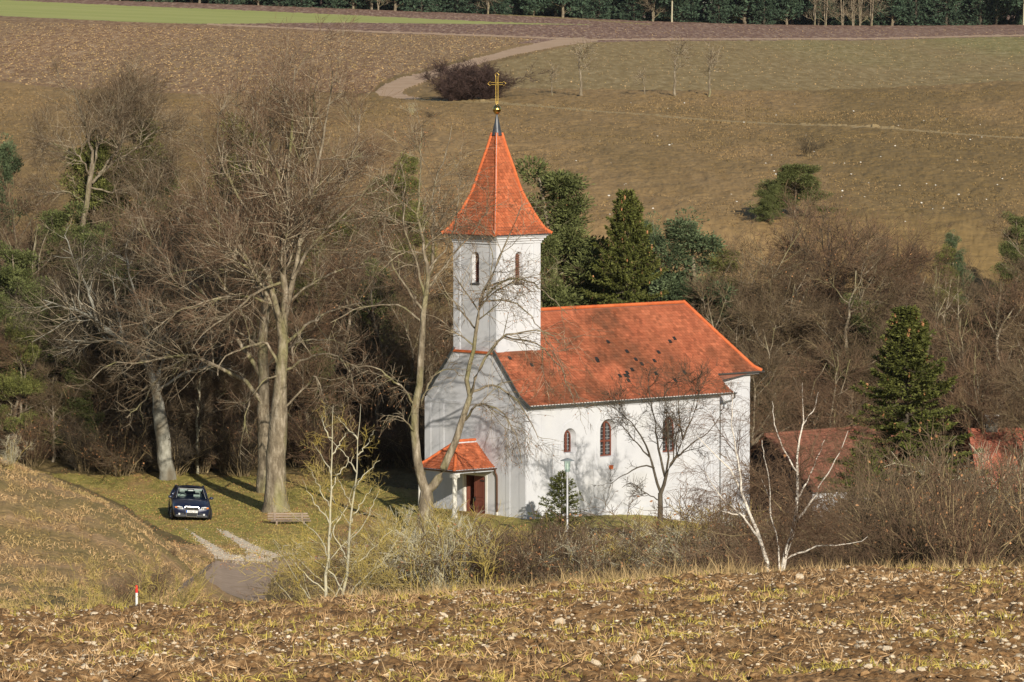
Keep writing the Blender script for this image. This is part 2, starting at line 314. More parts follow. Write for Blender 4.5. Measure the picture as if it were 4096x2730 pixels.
P_right = [(1357, 97), (1580, 94), (1993, 92), (2353, 84), (3300, 60), (3300, 150), (2353, 187), (2130, 197), (1890, 208), (1549, 209), (1357, 206), (1169, 203), (1120, 180), (1130, 148), (1200, 129), (1290, 110)]
P_road = [(1288, 88), (1186, 109), (1083, 137), (981, 164), (912, 181), (875, 198), (861, 212), (875, 223), (940, 229), (965, 226), (930, 219), (921, 213), (930, 205), (960, 193), (1015, 174), (1117, 143), (1186, 125), (1288, 106), (1375, 94), (1340, 87)]
L_path = [(478, 56), (804, 71), (1117, 82), (1357, 91), (1580, 90), (1993, 89), (2353, 81), (3300, 55)]
L_track = [(940, 228), (1152, 237), (1357, 254), (1580, 272), (1788, 284), (2061, 297), (2353, 318), (3000, 350)]
L_strip = [(1117, 32), (1288, 41), (1493, 56)]
P_gravel = [[z4(*p) for p in q] for q in (
 [(740, 800), (900, 890), (1010, 955), (1130, 1010), (1200, 1070), (1060, 1110), (960, 1015), (860, 905)],
 [(1080, 785), (1170, 797), (1300, 870), (1480, 955), (1600, 1005), (1780, 1070), (2000, 1005), (2120, 975), (2040, 1050), (1830, 1100), (1700, 1195), (1300, 1190), (1040, 1130), (1060, 1095), (1200, 1085), (1480, 1105), (1400, 1015), (1200, 880)])]
P_asph = [z4(*p) for p in [(1000, 1160), (1250, 1190), (1700, 1185), (1900, 1150), (2150, 1110), (2450, 1090), (2450, 1140), (2000, 1230), (1750, 1380), (1640, 1560), (1500, 1800), (500, 1800), (650, 1560), (800, 1400), (1000, 1235)]]
P_meadow = [(-300, 1100), (160, 1090), (420, 1090), (700, 1095), (1000, 1130), (1700, 1150), (1700, 1215), (1300, 1215), (1060, 1245), (930, 1260), (760, 1330), (650, 1290), (480, 1260), (380, 1225), (300, 1170), (200, 1120), (90, 1085)]
HT = 1.0
def grid(Ys, nx, side=60, off=4):
    t = np.linspace(-1, 1, nx)
    Y = np.repeat(Ys[:, None], nx, 1); X = t[None, :]*(Y*(512+side)/F+off)
    Z = H(X, Y); return X, Y, Z
def sheet(X, Y, Z, cls, names):
    ny, nx = X.shape
    V = np.stack([X, Y, Z], -1).reshape(-1, 3)
    a = (np.arange(ny-1)[:, None]*nx+np.arange(nx-1)[None, :]).ravel()
    Q = np.stack([a, a+1, a+nx+1, a+nx], 1)
    cf = cls[:-1, :-1].ravel()
    for k, (nm, mt) in enumerate(names):
        q = Q[cf == k]
        if not len(q): continue
        u, inv = np.unique(q, return_inverse=True)
        me = mesh_np(nm, V[u], [inv.reshape(-1, 4)], M[mt], smooth=True)
        tag(obj(nm, me), kind='structure')
# --- far and middle ground
Ys = np.concatenate([np.arange(61, 232, 1.5), np.arange(232, 300, .22), np.arange(300, 475, .6), np.arange(475, 1000, 3.0), np.arange(1000, 1500, 30)])
X, Y, Z = grid(Ys, 1200)
px, py = project(X, Y, Z); xv = px/VS; yv = py/VS
jx = (fbm(X*.35, Y*.12, 3)-.5)*2; jy = (fbm(X*.3, Y*.1, 9)-.5)*2
xj = xv+jx*4; yj = yv+jy*1.6
cls = np.zeros(X.shape, int)
cls[:] = 0                                      # hillside
cls[Y < 300] = 9
cls[Y > 462+0*X] = 2                            # plateau
cls[(Y > 455) & (yj < 88/VS)] = 2
cls[(Y > 400) & inpoly(xj, yj, P_left)] = 1
cls[(Y > 380) & inpoly(xj, yj, P_right)] = 4
cls[(Y > 440) & inpoly(xv+jx*4, yv+jy*.5, P_green)] = 3
far = (Y > 380)
far = Y > 300
cls[far & (dist_line(xj, yj, L_track, 3.0) < 6.5)] = 5
cls[(Y > 440) & (dist_line(xv, yv, L_strip, 3.0) < 3.0)] = 4
cls[(Y > 440) & (dist_line(xv, yv, L_path, 3.0) < 5.0)] = 6
cls[(Y > 400) & (yv > 60) & (yv < 235) & inpoly(xv+jx*2, yv+jy*.6, P_road)] = 6
# hillside band above the terrace near the right field and left verge stays hillside
cls[(Y > 425) & (cls == 2) & (yv > 100)] = 0
near = (Y > 170) & (Y < 300)
cls[near & (Y < 236) & (px < 260)] = 7
cls[near & inpoly(xv+jx*14, yv+jy*7, P_meadow) & (Y > 222)] = 8
jg = (fbm(X*3.5, Y*1.2, 5, 5, .8)-.5)*4.5
for q in P_gravel: cls[near & (Y > 218) & inpoly(xv+jg*18, yv+jg*9, q)] = 10
cls[near & (Y > 205) & inpoly(xv+jg*6, yv+jg*3, P_asph)] = 11
# relief
amp = np.where(cls == 0, .22, np.where(cls == 7, .28, np.where(cls == 8, .05, np.where(cls == 9, .2, np.where((cls == 1) | (cls == 2) | (cls == 4), .10, .015)))))
amp = amp*np.clip((Y-64)/20, 0, 1)
Z = Z-.06*(Y < 66)+amp*(fbm(X*1.3, Y*.8, 21, 5, .65)-.5)*2+np.where(cls == 0, .5, 0)*(fbm(X*.12, Y*.06, 33, 3)-.5)
NAMES = [('hillside', 'hill'), ('ploughed_field', 'plough'), ('upper_field', 'plough_dark'), ('green_field', 'green'), ('grass_field', 'rgrass'),
         ('grass_track', 'track'), ('dirt_road', 'dirt'), ('grass_bank', 'bank'), ('meadow', 'meadow'), ('slope', 'slope'), ('gravel_track', 'gravel'), ('asphalt_road', 'asphalt')]
sheet(X, Y, Z, cls, NAMES)
# --- foreground field
Ys = np.concatenate([np.arange(-30, 32, 4.0), np.arange(32, 63.0, .034)])
X, Y, Z = grid(Ys, 1150, 60, 3.2)
def clod(X, Y):
    a = fbm(X*3.2, Y*2.6, 41, 5, .62); b = fbm(X*1.1, Y*.8, 47, 3)
    return (a-.5)*.20+np.abs(fbm(X*7, Y*6, 52, 3)-.5)*.10+(b-.5)*.12
cl = clod(X, Y)*np.clip((62.5-Y)/2, 0.1, 1)*np.clip((Y-30)/4, 0, 1)
Z = Z+cl
ny, nx = X.shape; a = (np.arange(ny-1)[:, None]*nx+np.arange(nx-1)[None, :]).ravel()
me = mesh_np('foreground_field', np.stack([X, Y, Z], -1).reshape(-1, 3), [np.stack([a, a+1, a+nx+1, a+nx], 1)], M['soil'], tone=np.clip(fbm(X*5, Y*4, 77, 3), 0, 1).ravel(), smooth=True)
tag(obj('foreground_field', me), kind='structure')
def gf(X, Y): return H(X, Y)+clod(X, Y)*np.clip((62.5-Y)/2, 0.1, 1)*np.clip((Y-30)/4, 0, 1)
# ================================================================== CHURCH
PSI = R_(43); C0 = at(1208*VS, 1193*VS, 250.0); C0[2] = 0
church = empty('church', C0, PSI, 'small white plastered church with orange tiled nave roof and pointed tower', 'church')
def loc_ray(px, py):
    d = at(px, py, 100.0)-np.array([0, 0, CZ]); o = np.array([0, 0, CZ])-C0
    c, s = math.cos(PSI), math.sin(PSI)
    r = lambda v: np.array([c*v[0]+s*v[1], -s*v[0]+c*v[1], v[2]])
    return r(o), r(d)
def arch(cx, z0, z1, w, n=10, rise=None):
    "closed outline of an arched opening: centre, sill, crown, width"
    r = w/2; rise = rise or r
    pts = [(cx-r, z0), (cx+r, z0)]
    for i in range(n+1):
        a = math.pi*i/n; pts.append((cx+r*math.cos(a), z1-rise+rise*math.sin(a)))
    return pts
def panel(mb, outer, holes, fn, m=0):
    loops = [[Vector((p[0], p[1], 0)) for p in outer]]+[[Vector((p[0], p[1], 0)) for p in h] for h in holes]
    flat = [p for l in loops for p in l]; b = len(mb.v)
    mb.v += [tuple(fn(p.x, p.y, 0)) for p in flat]; mb.t += [.5]*len(flat)
    for t in tessellate_polygon(loops):
        a = [flat[i] for i in t]
        if abs((a[1]-a[0]).cross(a[2]-a[0]).z) < 1e-7: continue
        mb.f.append(tuple(b+i for i in t)); mb.m.append(m)
def reveal(mb, o1, o2, depth, fn, m=0, d0=0):
    n = len(o1)
    for i in range(n):
        j = (i+1) % n
        mb.poly([fn(*o1[i], d0), fn(*o1[j], d0), fn(*o2[j], depth), fn(*o2[i], depth)], m)
def plate(mb, outer, holes, fn, th, m=0):
    "raised plate: face th proud of the wall with its edges"
    f2 = lambda a, b, d: fn(a, b, d-th)
    panel(mb, outer, holes, f2, m)
    for o in [outer]+holes: reveal(mb, o, o, 0.0, fn, m, -th)
# local frames: fn(u, z, depth into wall)
side = lambda u, z, d: (u, d, z)            # wall y = 0, outside is -y
front = lambda u, z, d: (d, u, z)           # gable x = 0, outside is -x
WN = 6.85; YC = WN/2; NL = 12.5; CL = 15.55; CY = 1.0; EZ = 5.22
PROF = [(-.36, 5.14), (-.12, 5.27), (.16, 5.46), (.42, 5.70), (.68, 6.0), (1.14, 6.53), (1.64, 7.10), (2.09, 7.62), (3.425, 9.22)]
def roofz(y): return float(np.interp(y, [p[0] for p in PROF], [p[1] for p in PROF]))
def roof_hit(px, py):
    o, d = loc_ray(px, py); lo, hi = None, None; prev = None
    for k in range(4000):
        yy = -0.4+3.85*k/4000; t = (yy-o[1])/d[1]; p = o+d*t; s = p[2]-roofz(yy)
        if prev is not None and prev > 0 >= s: return p
        prev = s
    return o+d*((1.0-o[1])/d[1])
# --- nave side wall with windows
wins = [(2.76, 2.86, 3.87, .62), (5.21, 2.54, 4.17, .90), (9.27, 2.50, 4.14, .92)]
mb = MB(); holes = [arch(c, a-.02, b+.10, w_+.16) for c, a, b, w_ in wins]
panel(mb, [(0, -1.5), (NL, -1.5), (NL, EZ-.02), (0, EZ-.02)], holes, side)
for (c, a, b, w_), h in zip(wins, holes): reveal(mb, h, arch(c-.02, a, b, w_), .30, side)
mb.poly([(NL, 0, -1.5), (NL, CY, -1.5), (NL, CY, EZ+.5), (NL, 0, EZ-.02)])
mb.poly([(0, WN, -1.5), (NL, WN, -1.5), (NL, WN, EZ), (0, WN, EZ)])
mb.build('nave_wall', M['plaster'], church)
def window(c, a, b, w_, fn, d, parent, label=None, lead=True):
    fr = MB(); o1 = arch(c, a, b, w_); o2 = arch(c, a+.06, b-.06, w_-.12)
    panel(fr, o1, [o2], lambda u, z, q: fn(u, z, d-.05))
    reveal(fr, o2, o2, d+.04, fn, 0, d-.05); reveal(fr, o1, o1, d+.01, fn, 0, d-.05)
    def bar(u0, z0, u1, z1, pr):
        P = [fn(u0, z0, d-pr), fn(u1, z0, d-pr), fn(u1, z1, d-pr), fn(u0, z1, d-pr)]
        n_ = np.array(fn(0, 0, .05+pr))-np.array(fn(0, 0, 0)); fr.prism([np.array(p) for p in P], n_)
    bar(c-.05, a+.03, c+.05, b-.03, .062)
    zt = a+(b-a)*.43
    if b-a > 1.2: bar(c-w_/2+.03, zt-.045, c+w_/2-.03, zt+.045, .058)
    o = fr.build('window', M['wood_red'], parent)
    gm = MB(); panel(gm, arch(c, a+.03, b-.03, w_-.05), [], lambda u, z, q: fn(u, z, d)); gm.build('glass_pane', M['leadglass'], o)
    ld_ = MB()
    for s in (-1, 1):
        u0, u1 = (c+s*.05, c+s*(w_/2-.06)); u0, u1 = min(u0, u1), max(u0, u1)
        um = (u0+u1)/2; ld_.prism([np.array(fn(um-.008, a+.06, d-.012)), np.array(fn(um+.008, a+.06, d-.012)), np.array(fn(um+.008, b-.14, d-.012)), np.array(fn(um-.008, b-.14, d-.012))], np.array(fn(0, 0, .01))-np.array(fn(0, 0, 0)))
        z = a+.16
        while z < b-.16:
            ld_.prism([np.array(fn(u0, z, d-.012)), np.array(fn(u1, z, d-.012)), np.array(fn(u1, z+.016, d-.012)), np.array(fn(u0, z+.016, d-.012))], np.array(fn(0, 0, .01))-np.array(fn(0, 0, 0))); z += .165
    ld_.build('glazing_bars', M['lead'], o)
    if label: o['label'] = label
    return o
for (c, a, b, w_), lb in zip(wins, ('small arched window nearest the gable', 'tall arched window in the middle of the wall', 'arched window behind the bare tree')): window(c, a, b, w_, side, .30, church, lb)
mb = MB()
for (c, a, b, w_), (p0, p1, zb, zt) in zip(wins, [(2.18, 3.68, 2.27, 4.33), (4.47, 6.20, 1.95, 4.60), (8.45, 10.1, 1.95, 4.60)]):
    plate(mb, arch((p0+p1)/2, zb, zt, p1-p0), [arch(c, a-.021, b+.101, w_+.162)], side, .022)
plate(mb, [(0.0, -1.4), (.5, -1.4), (.5, 4.86), (0.0, 4.86)], [], side, .03)
plate(mb, [(.95, -1.4), (1.25, -1.4), (1.25, 4.86), (.95, 4.86)], [], side, .02)
plate(mb, [(12.05, -1.4), (12.49, -1.4), (12.49, 4.86), (12.05, 4.86)], [], side, .03)
plate(mb, [(0, 4.87), (12.49, 4.87), (12.49, 5.18), (0, 5.18)], [], side, .05)
plate(mb, [(.51, -1.45), (12.04, -1.45), (12.04, .06), (.51, .06)], [], side, .035)
mb.build('wall_trim', M['plaster'], church)
mb = MB(); mb.box((5.26, -.035, 1.93), (5.52, -.002, 2.12)); o = mb.build('wall_plaque', M['ridge'], church)
# --- choir
ch = lambda u, z, d: (u, CY+d, z)
mb = MB(); hc = arch(13.25, 2.3, 4.2, .8)
panel(mb, [(NL, -1.6), (CL, -1.6), (CL, 5.86), (NL, 5.86)], [hc], ch)
reveal(mb, hc, arch(13.23, 2.32, 4.1, .66), .3, ch)
mb.poly([(CL, CY, -1.6), (CL, WN-CY, -1.6), (CL, WN-CY, 5.86), (CL, CY, 5.86)])
mb.poly([(NL, WN-CY, -1.6), (CL, WN-CY, -1.6), (CL, WN-CY, 5.86), (NL, WN-CY, 5.86)])
mb.build('choir_wall', M['plaster'], church)
window(13.23, 2.32, 4.1, .66, ch, .3, church, 'narrow arched window of the choir')
mb = MB(); plate(mb, [(14.95, -1.5), (15.54, -1.5), (15.54, 5.44), (14.95, 5.44)], [], ch, .03); plate(mb, [(NL+.01, 5.45), (15.54, 5.45), (15.54, 5.82), (NL+.01, 5.82)], [], ch, .05)
mb.build('choir_trim', M['plaster'], church)
# --- gable
TY0, TY1, TX0, TX1 = 2.0, 4.92, .06, 2.78
top = 7.42
gp = [(0, -1.5), (WN, -1.5), (WN, EZ-.1)]
prL = [(y, z-.10) for y, z in PROF if y > 0.1 and z-.1 < top]
gp += [(WN-y, z) for y, z in prL]; yt = float(np.interp(top+.1, [p[1] for p in PROF], [p[0] for p in PROF]))
gp += [(WN-yt, top), (yt, top)]+[(y, z) for y, z in prL[::-1]]+[(0, EZ-.1)]
door = [(2.68, -.6), (4.14, -.6), (4.14, 1.80), (2.68, 1.80)]
mb = MB(); panel(mb, gp, [door], front); reveal(mb, door, door, .35, front)
mb.build('gable_wall', M['plaster'], church)
mb = MB()      # gable trim
def strip(y0, z0, y1, z1): plate(mb, [(y0, z0), (y1, z0), (y1, z1), (y0, z1)], [], front, .018)
strip(0.0, -1.4, .42, 4.98); strip(1.05, -1.4, 1.32, 4.98); strip(WN-.42, -1.4, WN, 4.98); strip(WN-1.32, -1.4, WN-1.05, 4.98); strip(0, 4.99, WN, 5.12)
q = prL+[(yt, top)]
inner = [(y+.34, z-.22) for y, z in q]
for sgn in (0, 1):
    fx = (lambda y: y) if sgn == 0 else (lambda y: WN-y)
    for k in range(len(q)-1):
        ring = [(fx(q[k][0]), q[k][1]), (fx(q[k+1][0]), q[k+1][1]), (fx(inner[k+1][0]), inner[k+1][1]), (fx(inner[k][0]), inner[k][1])]
        plate(mb, ring, [], front, .035)
strip(2.4, 7.2, 4.45, top)
mb.build('gable_trim', M['plaster'], church)
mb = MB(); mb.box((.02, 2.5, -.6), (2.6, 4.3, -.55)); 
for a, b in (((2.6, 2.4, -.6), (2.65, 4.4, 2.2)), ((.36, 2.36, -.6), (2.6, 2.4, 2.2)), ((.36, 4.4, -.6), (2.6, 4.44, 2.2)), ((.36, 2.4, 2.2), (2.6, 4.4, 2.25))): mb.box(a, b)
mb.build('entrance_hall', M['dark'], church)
mb = MB(); mb.box((-.03, 2.58, -.5), (.10, 2.70, 1.84)); mb.box((-.03, 4.12, -.5), (.10, 4.24, 1.84)); mb.box((-.03, 2.70, 1.74), (.10, 4.12, 1.84)); mb.build('door_frame', M['plaster2'], church)
mb = MB(); mb.box((.02, 2.71, -.28), (.07, 3.50, 1.74))
for z0, z1 in ((-.15, .62), (.75, 1.62)):
    mb.box((0.0, 2.83, z0), (.02, 2.86, z1)); mb.box((0.0, 3.36, z0), (.02, 3.39, z1)); mb.box((0.0, 2.86, z0), (.02, 3.36, z0+.03)); mb.box((0.0, 2.86, z1-.03), (.02, 3.36, z1))
dr = mb.build('door', M['wood_red'], church); dr['label'] = 'closed right leaf of the red brown entrance door'
mb = MB(); mb.box((-.03, 3.40, .55), (.02, 3.47, .75)); mb.tube([(-.028, 3.42, .66), (-.06, 3.42, .66), (-.06, 3.30, .66)], .02); mb.build('door_handle', M['iron'], dr)
for z in (-.18, 1.5): mb = MB(); mb.box((-.015, 2.70, z), (.0, 3.05, z+.05)); mb.build('hinge', M['iron'], dr)
mb = MB(); mb.box((.10, 4.06, -.28), (.86, 4.11, 1.74)); o = mb.build('door', M['wood_red'], church); o['label'] = 'inward opened left leaf of the entrance door'
# --- tiles
def tiles(mb, S, vmax, umin, umax, tw=.185, th=.165, m=0, rng=None, lift=.02):
    "S(u,v)->(point,normal,du,dv) ; one beaver tail tile per cell"
    rows = int(vmax/th)
    for r in range(rows):
        v = r*th; a, b = umin(v+th*.5), umax(v+th*.5); off = (r % 2)*tw/2
        n0 = int(math.floor((a-off)/tw)); n1 = int(math.ceil((b-off)/tw))
        for k in range(n0, n1):
            u0 = k*tw+off; u1 = u0+tw
            u0c, u1c = max(u0, a), min(u1, b)
            if u1c-u0c < .03: continue
            P, N, DU, DV = S((u0c+u1c)/2, v); wd = (u1c-u0c)/2-.003; h = lift+rng.uniform(0, .009); rt = rng.uniform(-.012, .012)
            pts = [(-wd, th+.02, .002), (wd, th+.02, .002), (wd, .03, h), (wd*.7, .006, h), (0, -.008+rt*.3, h), (-wd*.7, .006, h), (-wd, .03, h)]
            t = min(1, max(0, rng.gauss(.5, .22)))
            if rng.random() < .04: t = rng.uniform(0, .15)
            W = [P+DU*(x+rt*y)+DV*y+N*z for x, y, z in pts]
            mb.poly(W, m, t)
            for i in range(2, 6): mb.poly([W[i], W[i]-N*.024, W[i+1]-N*.024, W[i+1]], m, t*.8)
def prof_surface(prof, fn):
    pts = [np.array(p, float) for p in prof]; L = [0]
    for a, b in zip(pts[:-1], pts[1:]): L.append(L[-1]+np.linalg.norm(b-a))
    def S(u, v):
        i = min(max(int(np.searchsorted(L, v, 'right'))-1, 0), len(pts)-2)
        d = (pts[i+1]-pts[i])/(L[i+1]-L[i]); p = pts[i]+d*(v-L[i])
        P = fn(u, p[0], p[1]); DV = fn(u, p[0]+d[0], p[1]+d[1])-P; DU = fn(u+1, p[0], p[1])-P; DU = DU/np.linalg.norm(DU)
        N = np.cross(DU, DV); N /= np.linalg.norm(N)
        if N[2] < 0: N = -N
        return P, N, DU, DV
    return S, L, pts
rng = random.Random(5)
def ridge_run(mb, pts, r=.085, seg=.36):
    pts = [np.array(p, float) for p in pts]
    for a, b in zip(pts[:-1], pts[1:]):
        L = np.linalg.norm(b-a); n = max(1, int(round(L/seg)))
        for k in range(n):
            p, q = a+(b-a)*k/n, a+(b-a)*(k+1.12)/n; mb.tube([p, q], [r*1.06, r*.92], 8, 0, rng.uniform(.2, .9), cap=True)
HX = 13.55; EX = 15.97; RZ = PROF[-1][1]
# hip end: plane from ridge end (HX) to choir eave (EX)
hipprof = [(EX, 5.98), (EX-.35, 6.2), (HX, RZ)]
def hipx(z): return float(np.interp(z, [p[1] for p in hipprof], [p[0] for p in hipprof]))
def hipy(z): return float(np.interp(z, [p[1] for p in PROF], [p[0] for p in PROF]))
under = MB()
for sgn in (0, 1):
    fy = (lambda y: y) if sgn == 0 else (lambda y: WN-y)
    for (y0, z0), (y1, z1) in zip(PROF[:-1], PROF[1:]):
        xa0 = xa1 = (-.06 if y1 < 2.2 else TX1-.01); xb0 = NL+.55 if y0 < .66 else hipx(z0); xb1 = NL+.45 if y1 < .66 else hipx(z1)
        if y0 >= .66 or True:
            under.poly([(xa0, fy(y0), z0-.02), (xb0, fy(y0), z0-.02), (xb1, fy(y1), z1-.02), (xa1, fy(y1), z1-.02)], 0)
    S, L, pts = prof_surface(PROF, (lambda u, y, z, f=fy: np.array([u, f(y), z])))
    zof = lambda v: float(np.interp(v, L, [p[1] for p in pts])); yof = lambda v: float(np.interp(v, L, [p[0] for p in pts]))
    tb = MB(); tiles(tb, S, L[-1], lambda v: (-.08 if zof(v) < 7.40 else (TX1 if yof(v) > 1.95 else -.08)), lambda v: (NL+.62-.1*max(0, yof(v)) if yof(v) < .66 else hipx(zof(v))), rng=rng)
    if sgn == 0: nroof = tb.build('nave_roof', M['tile'], church); nroof['label'] = 'large orange tiled slope of the nave roof with dark vent tiles'
    else: tb.build('nave_roof', M['tile'], church)['label'] = 'rear slope of the nave roof'
for (x0, z0), (x1, z1) in zip(hipprof[:-1], hipprof[1:]):
    under.poly([(x0, hipy(z0), z0-.02), (x1, hipy(z1), z1-.02), (x1, WN-hipy(z1), z1-.02), (x0, WN-hipy(z0), z0-.02)])
S, L, pts = prof_surface(hipprof, lambda u, x, z: np.array([x, u, z]))
zof2 = lambda v, L=L, pts=pts: float(np.interp(v, L, [p[1] for p in pts]))
tb = MB(); tiles(tb, S, L[-1], lambda v: hipy(zof2(v)), lambda v: WN-hipy(zof2(v)), rng=rng); tb.build('hip_roof', M['tile'], church)
under.build('roof_deck', M['oldtile'], church)
mb = MB(); ridge_run(mb, [(TX1, YC, RZ+.02), (HX, YC, RZ+.02)])
for s in (0, 1):
    hp = [(EX+.02, .64, 6.0), (EX-.35, hipy(6.2), 6.22), ((EX+HX)/2-.2, hipy(hz:=float(np.interp((EX+HX)/2-.2, [HX, EX-.35], [RZ, 6.2]))), hz+.03), (HX, YC, RZ+.03)]
    ridge_run(mb, [(x, y if s == 0 else WN-y, z) for x, y, z in hp])
mb.build('ridge_tiles', M['ridge'], church)
for fy in ((lambda y: y), (lambda y: WN-y)):       # verge edge on the gable
    mb = MB()
    for k in range(len(PROF)-1):
        a, b = PROF[k], PROF[k+1]
        if a[1] > 7.4: continue
        mb.prism([np.array((-.13, fy(a[0]), a[1]-.14)), np.array((-.13, fy(b[0]), b[1]-.14)), np.array((-.13, fy(b[0]), b[1]+.03)), np.array((-.13, fy(a[0]), a[1]+.03))], (.06, 0, 0))
    mb.build('verge_board', M['zinc'], church)
def gutter(mb, p, q, r=.075, n=6):
    p, q = np.array(p, float), np.array(q, float); d = (q-p)/np.linalg.norm(q-p); out = np.cross(d, [0, 0, 1.])
    for i in range(n):
        a0, a1 = math.pi*i/n, math.pi*(i+1)/n
        f = lambda a, rr: out*math.cos(a)*rr-np.array([0, 0, 1.])*math.sin(a)*rr
        mb.poly([p+f(a0, r), q+f(a0, r), q+f(a1, r), p+f(a1, r)]); mb.poly([p+f(a0, r*.88), q+f(a0, r*.88), q+f(a1, r*.88), p+f(a1, r*.88)])
mb = MB(); gutter(mb, (-.12, -.42, 5.14), (NL+.72, -.42, 5.14)); gutter(mb, (NL+.5, .58, 5.97), (EX+.12, .58, 5.97)); gutter(mb, (EX+.1, .6, 5.97), (EX+.1, WN-.6, 5.97))
mb.tube([(NL+.6, -.42, 5.08), (NL+.6, -.42, 4.9), (NL+.5, -.3, 4.74), (NL+.2, -.06, 4.66), (NL+.08, .05, 4.55), (NL+.08, .05, -1)], .05, 8)
mb.build('gutter', M['zinc'], church)
mb = MB()
for k in range(70): u = -.0+k*NL*1.04/70; mb.box((u, -.38, 5.12), (u+.1, -.30, 5.155))
mb.build('eave_filler', M['white'], church)
mb = MB(); mb.box((-.05, -.33, 5.03), (NL+.5, 0.0, 5.10)); mb.box((NL+.4, .68, 5.84), (EX-.1, CY, 5.90)); mb.build('eave_board', M['plaster'], church)
mb = MB(); arr = [(1818,788),(2235,785),(2265,765),(1945,852),(2158,858),(1743,902),(1747,916),(2005,906),(2130,915),(2045,937),(1980,975),(1946,995),(1898,1017),(1935,1014),(1950,1018),(2140,1002),(1955,1047),(2332,992),(2270,1047),(1158,898),(1305,943)]
for (x, y) in arr:
    p = roof_hit((1350+x/1.681)/4, (900+y/1.681)/4); z = roofz(p[1]); d = np.array([0, .65, .76]); n_ = np.array([0, -.76, .65]); c = np.array([p[0], p[1], z])
    v = MB(); b0 = c+n_*.02
    v.poly([b0-d*.09+np.array([-.09, 0, 0]), b0-d*.09+np.array([.09, 0, 0]), b0-d*.09+n_*.06+np.array([.05, 0, 0]), b0-d*.09+n_*.06+np.array([-.05, 0, 0])])
    v.poly([b0-d*.09+n_*.06+np.array([-.05, 0, 0]), b0-d*.09+n_*.06+np.array([.05, 0, 0]), b0+d*.12+np.array([.09, 0, 0]), b0+d*.12+np.array([-.09, 0, 0])])
    v.poly([b0-d*.09+np.array([.09, 0, 0]), b0+d*.12+np.array([.09, 0, 0]), b0-d*.09+n_*.06+np.array([.05, 0, 0])])
    v.poly([b0-d*.09+np.array([-.09, 0, 0]), b0+d*.12+np.array([-.09, 0, 0]), b0-d*.09+n_*.06+np.array([-.05, 0, 0])])
    v.build('vent_tile', M['iron'], nroof)
# --- tower
tower = empty('tower', (0, 0, 0)); tower.parent = church
tf = lambda u, z, d: (TX0+d, u, z); ts = lambda u, z, d: (u, TY0+d, z)
TZ0, TZ1 = 7.0, 12.9; tcx, tcy = (TX0+TX1)/2, (TY0+TY1)/2
mb = MB()
for fn, a0, a1, c in ((tf, TY0, TY1, tcy-.03), (ts, TX0, TX1, tcx+.02)):
    h1 = arch(c, 10.6, 12.06, .46); h2 = arch(c, 10.66, 12.0, .38)
    panel(mb, [(a0, TZ0), (a1, TZ0), (a1, TZ1), (a0, TZ1)], [h1], fn); reveal(mb, h1, h2, .20, fn)
    lv = MB(); 
    z = 10.7
    while z < 11.95:
        P = [np.array(fn(c-.21, z, .16)), np.array(fn(c+.21, z, .16)), np.array(fn(c+.21, z+.07, .23)), np.array(fn(c-.21, z+.07, .23))]
        lv.prism(P, (0, 0, .025)); z += .105
    panel(lv, arch(c, 10.6, 12.05, .44), [], lambda u, zq, d: fn(u, zq, .26), 1)
    lv.build('louvre_window', [M['louvre'], M['dark']], tower)
    sl = MB(); P = [np.array(fn(c-.30, 10.60, -.06)), np.array(fn(c+.30, 10.60, -.06)), np.array(fn(c+.30, 10.68, .28)), np.array(fn(c-.30, 10.68, .28))]; sl.prism(P, (0, 0, -.05)); sl.build('window_sill', M['slate'], tower)
mb.poly([(TX1, TY0, TZ0), (TX1, TY1, TZ0), (TX1, TY1, TZ1), (TX1, TY0, TZ1)]); mb.poly([(TX0, TY1, TZ0), (TX1, TY1, TZ0), (TX1, TY1, TZ1), (TX0, TY1, TZ1)])
mb.build('tower_wall', M['plaster'], tower)
mb = MB()
for fn, a0, a1 in ((tf, TY0, TY1), (ts, TX0, TX1)):
    for u0, u1 in ((a0, a0+.44), (a1-.44, a1)): plate(mb, [(u0, 7.0), (u1, 7.0), (u1, 12.5), (u0, 12.5)], [], fn, .03)
mb.build('corner_strip', M['plaster'], tower)
mb = MB()
for z0, z1, e in ((12.44, 12.56, .06), (12.561, 12.67, .12), (12.671, 12.77, .20), (12.771, 12.82, .27)): mb.box((TX0-e, TY0-e, z0), (TX1+e, TY1+e, z1))
mb.build('cornice', M['plaster'], tower)
mb = MB(); mb.box((TX0-.34, TY0-.34, 12.822), (TX1+.34, TY1+.34, 12.88)); mb.build('eave_flashing', M['slate'], tower)
SP = [(1.80, 12.86), (1.545, 13.11), (1.24, 13.71), (.965, 14.37), (.76, 14.96), (.555, 15.82), (.32, 16.75), (.165, 17.45)]
def catmull(pts, n):
    P = np.array([2*np.array(pts[0])-np.array(pts[1])]+[np.array(p) for p in pts]+[2*np.array(pts[-1])-np.array(pts[-2])], float); out = []
    for i in range(1, len(P)-2):
        for t in np.arange(n)/n: out.append(.5*((2*P[i])+(-P[i-1]+P[i+1])*t+(2*P[i-1]-5*P[i]+4*P[i+1]-P[i+2])*t*t+(-P[i-1]+3*P[i]-3*P[i+1]+P[i+2])*t**3))
    out.append(P[-2]); return np.array(out)
SP = [tuple(p) for p in catmull(SP, 3)]
spb = MB(); shb = MB()
